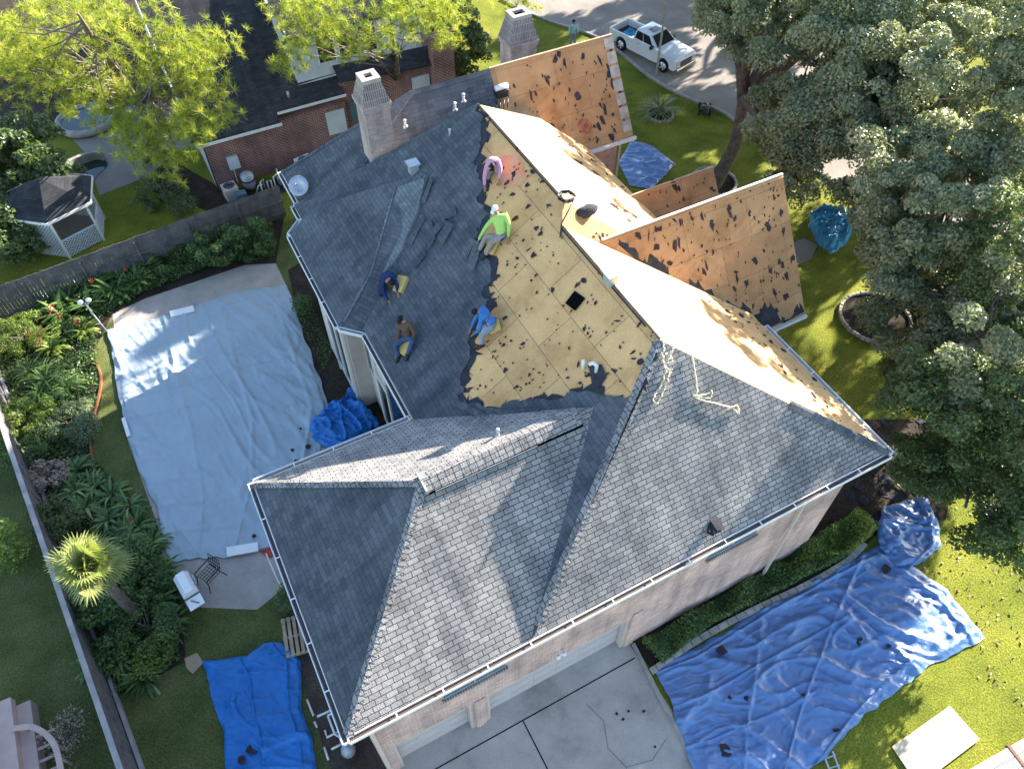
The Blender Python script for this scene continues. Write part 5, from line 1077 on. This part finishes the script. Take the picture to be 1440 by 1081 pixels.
o = b.build('shingle_bundle', M['felt']); origin_to(o, p); tag(o, 'small dark pile of shingles at the roof edge over the right window', 'shingles')
pale = bricky('shingle_exposed', (.17, .20, .22), (.23, .26, .275), (.08, .09, .10), .28, .135, .007, bump=.6, off=.37)
vs_ = ragged(PL_L, [(560, 262), (597, 250), (592, 275), (585, 300), (572, 330), (556, 368), (540, 382), (527, 385), (536, 345), (548, 300), (560, 262)], .20, .03, 21, 3)
sub(rs_L, layer(PL_L, vs_[:-1], .16), 'exposed_strip', pale)
fl = MB(); fl.bar(GP(556, 262, PL_W, .07), GP(521, 385, PL_W, .05), .07, .02); fl.bar(GP(521, 385, PL_W, .05), GP(484, 452, PL_W, .06), .07, .02)
sub(rs_W, fl, 'valley_flashing', pale)
# red chalk dust patch
sp = MB(); sp.prism([GP(x, y, PL_L, .012) for x, y in ((706, 218), (728, 220), (735, 230), (740, 250), (728, 262), (708, 262), (704, 245))], (0, 0, -.006)); 
sub(rs_L, sp, 'orange_stain', mat('orange_chalk', (.80, .26, .12), .9, .1, col2=(.68, .40, .22), vscale=3.5))
sp = MB(); sp.prism([GP(x, y, PL_BF, .014) for x, y in ((812, 174), (818, 166), (827, 168), (833, 176), (831, 187), (822, 189), (815, 183))], (0, 0, -.006)); sub(rs_BF2, sp, 'red_stain', mat('red_chalk', (.26, .07, .05), .9, .1, col2=(.38, .19, .10), vscale=5))

# ================================================================ YARD OBJECTS
def ring(px_, py_, r, label):
    c = G(px_, py_, 0); b = MB(); n = int(2*PI*r/.22)
    for i in range(n):
        a = 2*PI*i/n; b.box(c+Vector((math.cos(a)*r, math.sin(a)*r, .07+.01*(i % 3))), (.13, .2, .16), rz=a)
    o = b.build('stone_ring', M['stone'], bevel=.02); origin_to(o, c); tag(o, label, 'bed edging')
    ground_poly('ring_bed_soil', [(c.x+math.cos(a)*r, c.y+math.sin(a)*r) for a in np.linspace(0, 2*PI, 25)[:-1]], .05, M['soil'])
    return c
c = ring(928, 163, .72, 'small stone edged ring bed on the lawn by the street gable')
blades(c, 120, 1.5, .06, M['shrub_grey'], 'young feathery palm growing in the small stone ring bed', name='cycad', cat='plant', droop=.75, nseg=5, upb=1.1)
ring(1003, 257, 1.15, 'stone ring bed round the leaning oak trunk'); ring(1230, 448, 1.5, 'wide curved stone ring bed right of the plywood gable')
# edging strips
b = MB(); pl_ = smoothline([G(*p) for p in ((915, 945), (985, 898), (1060, 858), (1130, 825), (1190, 790), (1215, 765))], 6, False)
for i, (u, v) in enumerate(zip(pl_, pl_[1:])): b.bar(u+Vector((0, 0, .06)), u.lerp(v, .94)+Vector((0, 0, .06)), .2, .16)
tag(origin_to(b.build('bed_edging', M['stone'], bevel=.015), pl_[0]), 'stone edging between the front bed and the widest blue tarp', 'bed edging')
b = MB(); pl_ = smoothline([G(*p) for p in ((133, 505), (143, 530), (140, 560), (132, 590), (128, 620), (135, 660), (150, 690))], 6, False)
for u, v in zip(pl_, pl_[1:]): b.bar(u+Vector((0, 0, .06)), v+Vector((0, 0, .06)), .07, .14)
tag(origin_to(b.build('bed_edging', M['rust']), pl_[0]), 'curved dark edging along the lawn strip beside the pool cover', 'bed edging')
b = MB(); pl_ = [G(*p) for p in ((890, 905), (905, 935), (930, 985), (960, 1040), (985, 1085))]
for u, v in zip(pl_, pl_[1:]): b.bar(u+Vector((0, 0, .03)), v+Vector((0, 0, .03)), .12, .1)
tag(origin_to(b.build('driveway_edging', M['stone']), pl_[0]), 'narrow stone strip between the driveway and the widest tarp', 'bed edging')
# pallet
t = empty('pallet', (-1.8, 11.5, .03), math.radians(80), 'weathered wooden pallet leaning by the left gutter', 'pallet')
for i in range(6): b = MB(); b.box((0, -.42+i*.168, .13), (1.35, .11, .022)); q = b.build('slat', M['wood']); q.parent = t
for x in (-.62, 0, .62): b = MB(); b.box((x, 0, .065), (.07, 1.0, .1)); q = b.build('bearer', M['wood']); q.parent = t
# grill
t = empty('gas_grill', (-4.5, 14.45, .03), math.radians(100), 'white covered gas grill at the corner of the pebble patio', 'grill')
def ch(b, name, m, par, bevel=0.): q = b.build(name, m, bevel=bevel); q.parent = par; return q
b = MB(); b.box((0, 0, .5), (.85, .5, .6)); ch(b, 'cabinet', M['steel'], t)
b = MB(); pr = [(-.25, .82), (.25, .82), (.25, .95), (.12, 1.1), (-.14, 1.1), (-.25, .95)]; b.add([(x, y, z) for x in (-.42, .42) for y, z in pr], [(0, 1, 2, 3, 4, 5), (11, 10, 9, 8, 7, 6)]+[(i, (i+1) % 6, 6+(i+1) % 6, 6+i) for i in range(6)]); ld = ch(b, 'lid', M['white'], t, .02)
b = MB(); b.tube([(-.2, -.31, 1.0), (.2, -.31, 1.0)], .015, 6); b.tube([(-.2, -.31, 1.0), (-.2, -.24, .97)], .012, 5); b.tube([(.2, -.31, 1.0), (.2, -.24, .97)], .012, 5); ch(b, 'handle', M['chrome'], ld)
b = MB(); b.box((-.7, 0, .82), (.42, .5, .04)); sh_ = ch(b, 'side_shelf', M['white'], t, .01); b = MB(); b.bar((-.82, -.1, .86), (-.58, .1, .86), .02, .02); ch(b, 'tongs', M['black'], sh_)
for x in (-.38, .38):
    for y in (-.2, .2): b = MB(); b.tube([(x, y-.02, .08), (x, y+.02, .08)], .08, 12); ch(b, 'castor', M['black'], t)
# patio chair
t = empty('patio_chair', (-3.8, 14.75, .03), math.radians(-60), 'black metal patio chair beside the white grill', 'chair')
b = MB()
for i in range(6): b.bar((-.26+i*.104, -.26, .45), (-.26+i*.104, .26, .45), .016); b.bar((-.26, -.26+i*.104, .455), (.26, -.26+i*.104, .455), .016)
ch(b, 'seat', M['black'], t)
b = MB()
for i in range(6): b.bar((-.26+i*.104, .27, .47), (-.26+i*.104, .42, 1.0), .016)
for z in (.0, .33, .66, 1.): b.bar((-.26, .27+.15*z, .47+.53*z), (.26, .27+.15*z, .47+.53*z), .022)
ch(b, 'backrest', M['black'], t)
for x in (-.28, .28):
    for y, y2 in ((-.28, -.4), (.28, .38)): b = MB(); b.tube([(x, y, .45), (x*1.05, y2, 0)], .018, 6); ch(b, 'leg', M['black'], t)
    b = MB(); b.tube([(x, -.3, .46), (x, -.3, .66), (x, .0, .7), (x, .33, .68)], .02, 6); ch(b, 'armrest', M['black'], t)
# lamp post at the pool corner
p = G(152, 468, 0); t = empty('garden_lamp', p, 0, 'thin pole lamp with two white heads at the pool cover corner', 'lamp'); b = MB(); b.tube([(0, 0, 0), (-.1, -.1, 1.2), (-.15, -.1, 2.0)], .035, 8); ch(b, 'pole', M['steel'], t)
for x in (-.3, .02): b = MB(); b.ball((x, -.05, 2.05), (.12, .12, .1)); ch(b, 'lamp_head', M['white'], t)
# PVC pool plumbing beside the garage wall
def pipes(base, paths, label, r=.035):
    base = Vector(base); t = empty('pool_pipework', base, 0, label, 'pipes')
    for P in paths: b = MB(); b.tube([Vector(p) for p in P], r, 7); ch(b, 'pipe', M['pvc'], t)
    return t
def gp(x, y, z): return tuple(G(x, y, z))
def rel(P, b): return [tuple(Vector(p)-Vector(b)) for p in P]
b0 = G(470, 1020, 0)
pipes(b0, [rel([gp(432, 983, .05), gp(441, 1006, .05)], b0), rel([gp(446, 1007, .3), gp(466, 998, .3), gp(469, 994, .3)], b0), rel([gp(442, 1014, .05), gp(446, 1022, .05)], b0), rel([gp(470, 1000, .45), gp(461, 1006, .45), gp(471, 1032, .45), gp(478, 1036, .45), gp(487, 1062, .45)], b0), rel([gp(457, 1026, .4), gp(460, 1036, .4), gp(480, 1026, .4)], b0), rel([gp(456, 1050, .05), gp(462, 1068, .05)], b0), rel([gp(466, 1053, .4), gp(481, 1045, .4)], b0), rel([gp(461, 1006, .45), gp(474, 998, .45)], b0)],
      'white pool pipes on the mulch beside the left garage wall')
b = MB(); b.ball((0, 0, .3), (.22, .22, .3), 12, 8); p = G(492, 1058, 0); o = b.build('pool_pump', M['steel']); o.location = p; tag(o, 'grey pool pump at the garage corner below the gutter', 'pump')
b = MB(); b.b2(-1.9, -.78, 4.95, 5.15, 0, .5); b.b2(-.98, -.78, 5.15, 6.2, 0, .5); o = b.build('low_brick_wall', M['brick']); origin_to(o, (-1.9, 4.95, 0)); tag(o, 'low brick planter wall at the lower left garage corner', 'wall')
# ladder end, timber, bikes, walkway bits
b = MB(); p = G(1177, 1116, 0); 
for d in (0, .32): b.bar((d*.9, -d*.2, .1), (d*.9+.35, 1.0-d*.2, .1), .05, .04)
for i in range(4): b.bar((.05+i*.1, .1+i*.26, .1), (.36+i*.1, .04+i*.26, .1), .03, .03)
o = b.build('ladder', M['steel']); o.location = p; tag(o, 'end of a metal ladder lying on the grass at the bottom edge', 'ladder')
t = empty('timber_stack', (15.2, -1.75, 0), math.radians(-4), 'pale timber boards strapped together at the lower right corner', 'timber')
for i in range(3): b = MB(); b.box((0, -.28*i, .3), (3.6, .26, .12)); ch(b, 'board', M['trim_pink'], t)
b = MB(); b.box((.55, -.28, .3), (.09, .95, .16)); ch(b, 'strap', M['rust'], t)
t = empty('lawn_mower', G(990, 157, .0), .9, 'dark mower standing on the grass beside the road edge', 'lawn mower')
b = MB(); b.box((0, 0, .25), (.75, .5, .18)); b.ball((.05, 0, .38), (.2, .18, .14)); ch(b, 'deck', M['black'], t, .04)
for x in (-.36, .36):
    for y in (-.3, .3): b = MB(); b.tube([(x, y-.04, .17), (x, y+.04, .17)], .17, 14); ch(b, 'wheel', M['rubber'], t)
b = MB(); b.tube([(-.3, -.22, .3), (-.95, -.22, .95), (-.95, .22, .95), (-.3, .22, .3)], .02, 6); ch(b, 'handle', M['steel'], t)
b = MB(); b.ball((-.62, 0, .42), (.28, .22, .22)); ch(b, 'grass_bag', M['felt'], t)
# white bucket / debris on the lawn
slab('white_bag', px((1275, 527), (1292, 520), (1300, 530), (1286, 538)), .14, .12, M['white'], 'white plastic bag on the shaded lawn right of the house', 'bag')
for i, q in enumerate((((1292, 757), (1303, 764)), ((1180, 622), (1190, 640)), ((1195, 655), (1210, 668)))): pass
ontube('gutter_piece', [G(1150, 540, 3.2), G(1185, 585, 3.3), G(1205, 610, 3.1)], .04, M['pvc'], 'loose white gutter piece hanging by the right eave', 'gutter piece')
ontube('wooden_stick', [G(1250, 672, .1), G(1273, 690, .1)], .03, M['wood'], 'thin pale stick on the dirt by the house corner', 'stick')

# ================================================================ GAZEBO
gc = Vector((-5.35, 35.6, 0)); t = empty('gazebo', gc, 0, 'small gazebo with a dark roof and white lattice sides behind the fence', 'gazebo')
hexp = [(math.cos(a)*1.75, math.sin(a)*1.65) for a in [math.radians(20+60*i) for i in range(6)]]; hexo = [(x*1.22, y*1.22) for x, y in hexp]
b = MB(); b.add([(x, y, 2.35) for x, y in hexo]+[(0, 0, 3.35)]+[(x, y, 2.27) for x, y in hexo], [(i, (i+1) % 6, 6) for i in range(6)]+[(i, 7+i, 7+(i+1) % 6, (i+1) % 6) for i in range(6)]); rf = ch(b, 'roof', M['shingle_new'], t)
b = MB(); [b.bar((*hexo[i], 2.3), (*hexo[(i+1) % 6], 2.3), .05, .12) for i in range(6)]; ch(b, 'fascia', M['trim'], rf)
for i in range(6): b = MB(); b.bar((*hexp[i], 0), (*hexp[i], 2.3), .1); ch(b, 'post', M['trim'], t)
for i in (3, 4, 5, 0):
    a, c_ = Vector((*hexp[i], 0)), Vector((*hexp[(i+1) % 6], 0)); d = (c_-a); L = d.length; d.normalize(); b = MB(); hh = 2.2 if i == 3 else .95
    wd = L if i != 3 else L
    for k in np.arange(-hh, L, .16):
        for sgn in (1, -1):
            p0, p1 = [k, .05], [k+hh, .05+hh]
            if sgn < 0: p0[1], p1[1] = p1[1], p0[1]
            u0, u1 = max(0, p0[0]), min(L, p1[0])
            if u1 <= u0: continue
            f = lambda u: p0[1]+(u-p0[0])*(p1[1]-p0[1])/hh
            b.bar(a+d*u0+Vector((0, 0, f(u0))), a+d*u1+Vector((0, 0, f(u1))), .012, .035)
    b.bar(a+Vector((0, 0, hh+.05)), c_+Vector((0, 0, hh+.05)), .07, .06); ch(b, 'lattice_panel', M['lattice'], t)
b = MB(); b.add([(x, y, .08) for x, y in hexp], [tuple(range(6))]); ch(b, 'floor', M['concrete'], t)

# ================================================================ NEIGHBOUR HOUSE
nh = empty('brick_house', (8, 40, 0), 0, 'neighbor house of dark red brick with a dark grey roof and a white upper gable', 'house'); HN = dict(parent=nh, world=True)
b = MB(); b.b2(1.9, 9.2, 35.9, 52, 0, 2.8); b.b2(9.2, 15.4, 36.3, 50, 0, 3.6); b.b2(14.2, 15.4, 35.7, 36.3, 0, 5.0); b.build('wall', M['brick_red'], **HN)
b = MB(); b.add([(1.84, 35.9, 0), (1.84, 52, 0), (1.84, 52, 2.78), (1.84, 35.9, 2.78)], [(0, 1, 2, 3)]); b.build('side_wall', M['siding'], **HN)
rN = lambda y: 2.9+(y-35.35)*.62
def nslope(xy, m, z=0.): b = MB(); b.prism([Vector((x, y, rN(y)+z)) for x, y in xy], (0, 0, -.12)); return b.build('roof_slope', m, **HN)
nslope([(1.6, 35.35), (5.7, 35.35), (5.7, 35.9), (9.3, 35.9), (9.3, 37.2), (7.2, 39.8), (7.2, 46.5), (1.6, 46.5)], M['shingle_new'])
b = MB(); b.prism([(1.6, 46.5, rN(46.5)), (16, 46.5, rN(46.5)), (16, 58, 3), (1.6, 58, 3)], (0, 0, -.12)); b.build('roof_slope', M['shingle_new'], **HN)
b = MB(); b.prism([(7.2, 39.8, 6.5), (16, 39.0, 6.4), (16, 46.5, rN(46.5)), (7.2, 46.5, rN(46.5))], (0, 0, -.12)); b.build('roof_slope', M['shingle_new'], **HN)
b = MB(); b.prism([(9.2, 36.0, 3.9), (15.5, 36.0, 3.4), (15.5, 36.9, 4.0), (9.2, 36.9, 4.3)], (0, 0, -.1)); b.build('roof_slope', M['shingle_new'], **HN)
b = MB(); b.b2(7.3, 14.1, 36.9, 39.7, 3.4, 6.3); b.build('upper_wall', M['siding'], **HN)
b = MB(); b.bar((1.55, 35.3, 2.92), (5.75, 35.3, 2.92), .05, .14); b.bar((5.75, 35.83, 3.2), (9.35, 35.83, 3.2), .05, .12); b.bar((7.25, 36.82, 3.75), (14.1, 36.82, 3.95), .05, .1); b.build('fascia', M['trim'], **HN)
b = MB(); b.bar((1.55, 35.3, 2.9), (1.55, 46.5, rN(46.5)), .05, .15); b.build('rake_board', M['trim'], **HN)
b = MB(); b.bar((7.2, 36.8, 6.45), (7.2, 40.2, 6.85), .06, .2); b.build('rake_board', M['trim'], **HN)
b = MB(); b.prism([(7.1, 36.55, 6.32), (14.3, 36.55, 6.32), (14.3, 38.4, 7.3), (7.1, 38.4, 7.3)], (0, 0, -.1)); b.build('roof_slope', M['shingle_new'], **HN)
b = MB(); b.prism([(7.1, 38.4, 7.3), (14.3, 38.4, 7.3), (14.3, 40.3, 6.3), (7.1, 40.3, 6.3)], (0, 0, -.1)); b.build('roof_slope', M['shingle_new'], **HN)
for x in (8.6, 9.7, 10.8):
    b = MB(); b.b2(x, x+.85, 36.86, 36.9, 4.6, 5.9); w_ = b.build('window', M['glass'], **HN); f = MB(); f.b2(x-.07, x, 36.84, 36.88, 4.5, 6.); f.b2(x+.85, x+.92, 36.84, 36.88, 4.5, 6.); q = f.build('frame', M['trim']); q.parent = w_
b = MB(); b.b2(8.1, 9.1, 35.86, 35.9, 1.2, 2.5); b.build('window', M['siding'], **HN)
b = MB(); b.b2(9.5, 10.1, 36.26, 36.3, 1.4, 2.5); b.build('window', M['glass_blue'], **HN)
b = MB(); b.b2(13.1, 14.1, 36.2, 36.3, .1, 2.9); b.build('door', M['siding'], **HN)
b = MB(); p = Vector((6.6, 36.4, rN(36.4))); b.tube([p, p+Vector((0, 0, .3))], .07, 8); b.build('vent_pipe', M['steel'], **HN)
# equipment between the houses
def unitbox(p, s, rz, label, name='air_conditioner', m='white'):
    t = empty(name, p, rz, label, 'air conditioner' if name == 'air_conditioner' else 'equipment'); b = MB(); b.box((0, 0, s[2]/2), s); ch(b, 'casing', M[m], t, .03)
    b = MB(); b.disc((0, 0, 0), min(s[0], s[1])*.4, s[2]+.002, s[2]+.02, 20); f = ch(b, 'fan_opening', M['black'], t); b = MB()
    for r in (.12, .22, .3): b.tube([(r*math.cos(a), r*math.sin(a), s[2]+.04) for a in np.linspace(0, 2*PI, 21)], .008, 4)
    ch(b, 'guard', M['steel'], f); b = MB()
    for z in np.arange(.1, s[2]-.1, .08): b.box((0, -s[1]/2-.005, z), (s[0]*.86, .012, .03))
    ch(b, 'louvres', M['steel'], t); return t
unitbox((6.35, 35.0, 0), (.85, .85, .85), .2, 'white air conditioner at the dark roof edge by the red brick wall')
unitbox((2.35, 34.9, 0), (.7, .7, .7), .1, 'beige pool heater by the pale corner of the red brick house', 'pool_heater', 'trim_pink')
t = empty('pool_filter', (3.35, 35.1, 0), 0, 'dark rounded pool filter tank against the red brick wall', 'pool filter'); b = MB(); b.tube([(0, 0, .1), (0, 0, .3), (0, 0, .9), (0, 0, 1.05)], [.25, .33, .33, .12], 16); ch(b, 'tank', M['steel'], t); b = MB(); b.disc((0, 0, 0), .36, .6, .66, 18); ch(b, 'clamp', M['black'], t)
b = MB(); b.box((0, 0, .25), (.5, .4, .5)); o = b.build('storage_box', M['glass_blue'], bevel=.03); o.location = (2.75, 34.4, 0); tag(o, 'small pale blue box in front of the pool heater', 'box')
b = MB(); b.box((0, 0, 1.3), (.55, .18, .7)); b.box((-.1, 0, .6), (.05, .05, 1.)); o = b.build('meter_box', M['siding']); o.location = (3.0, 35.8, 0); tag(o, 'grey blue electric box on the red brick wall', 'electric box')
pipes((3.9, 34.4, 0), [[(-.1, 0, 0), (-.1, 0, .7), (.1, .2, .7), (.1, .2, .1)], [(.25, .1, 0), (.25, .1, .6), (.45, .1, .6), (.45, .1, 0)], [(.6, 0, .1), (.6, 0, .8), (.9, .2, .8), (.9, .3, 1.0)], [(1.0, 0, 0), (1.0, 0, .5), (1.2, .1, .5), (1.2, .1, 0)], [(-.4, .1, .1), (-.2, .1, .5), (0, .1, .5)]], 'white pool pipes standing in the gap below the red brick wall', .04)
b = MB(); b.tube([(.45*math.cos(a), .3*math.sin(a), .3+.3*math.sin(a)) for a in np.linspace(0, 4*PI, 40)], .025, 5); o = b.build('garden_hose', M['black']); o.location = (7.7, 35.4, 0); tag(o, 'dark garden hose looped by the red brick wall', 'hose')
for i, (x, y, c_) in enumerate(((5.2, 35.2, 'wood'), (5.5, 34.9, 'siding'), (4.9, 34.8, 'steel'))):
    b = MB(); b.disc((0, 0, 0), .16, 0, .38, 12, .2); o = b.build('flower_pot', M[c_]); o.location = (x, y, 0); tag(o, ('brown', 'pale grey', 'steel grey')[i]+' pot standing beside the neighbor air conditioner', 'pot')
# neighbour pool with curved raised wall
pw = smoothline([G(*p) for p in ((38, 275), (60, 262), (85, 247), (112, 232), (140, 224), (152, 232), (140, 245), (128, 258), (110, 268))], 5, False)
b = MB(); b.add([(p.x, p.y, .05) for p in pw], [tuple(range(len(pw)))]); o = b.build('neighbor_pool', M['water']); o['kind'] = 'structure'
b = MB()
for u, v in zip(pw[:22], pw[1:23]): b.bar(u+Vector((0, 0, .25)), v+Vector((0, 0, .25)), .22, .5)
tag(origin_to(b.build('pool_wall', M['stone']), pw[0]), 'curved raised wall round the neighbor pool', 'pool wall')
sc_ = G(120, 165, .4); b = MB(); b.tube([(1.5*math.cos(a), 1.4*math.sin(a), .25) for a in np.linspace(0, 2*PI, 30)], .2, 8); o = b.build('spa', M['stone']); o.location = (sc_.x, sc_.y, 0); tag(o, 'round stone spa on the neighbor patio under the pines', 'spa')
b = MB(); b.add([(1.4*math.cos(a), 1.3*math.sin(a), .3) for a in np.linspace(0, 2*PI, 24)[:-1]], [tuple(range(23))]); q = b.build('water_surface', M['water']); q.parent = o
# low deck at the lower left corner
t = empty('wooden_deck', (-10, 11, 0), 0, 'pinkish wooden deck with a curved railing at the lower left corner', 'deck')
b = MB(); b.b2(-2.5, .35, -1.5, 2.2, .0, .5); b.b2(-2.5, -.05, -1.5, 2.4, .5, .8); ch(b, 'platform', M['deck'], t)
b = MB(); b.b2(-1.3, -.62, -1.5, 1.9, .8, .95); ch(b, 'bench_top', M['trim_pink'], t)
rp_ = smoothline([(-.05, 1.35, .9), (.5, 1.1, .9), (.95, .4, .9), (1.05, -.6, .9), (1.0, -1.5, .9)], 6, False)
b = MB(); [b.bar(u, v, .16, .05) for u, v in zip(rp_, rp_[1:])]; ch(b, 'railing', M['deck'], t)
for i, u in enumerate(rp_[::3]): b = MB(); b.bar((u.x, u.y, 0), (u.x, u.y, .88), .06); ch(b, 'baluster', M['deck'], t)
for i in range(7): b = MB(); b.box((.5, 1.0-i*.38, .42), (.75, .08, .05)); ch(b, 'tread', M['deck'], t)
blades((-9.0, 9.9, .1), 50, .8, .08, M['shrub_lime'], 'leafy potted plant inside the curved deck railing'); shrub(275, 985, .5, .7, 600, .06, M['dry'], 'thin twiggy bush beside the long fence and the deck', cr=.25) if False else shrub(90, 1030, .6, .8, 700, .07, M['dry'], 'thin twiggy bush between the deck railing and the long fence', cr=.25)
shrub(5, 770, .6, 2.2, 1400, .14, M['shrub_lime'], 'sunlit pale leaved tree tip at the left picture edge', name='small_tree', cat='tree', cr=.35)
# taller planting round the palm stem
shrub(150, 840, .9, 1.9, 4200, .13, M['shrub'], 'tall leafy shrub hiding the palm stem', cr=.3)
shrub(185, 790, .7, 1.5, 2600, .13, M['shrub'], 'leafy shrub between the palm and the white grill', cr=.3)
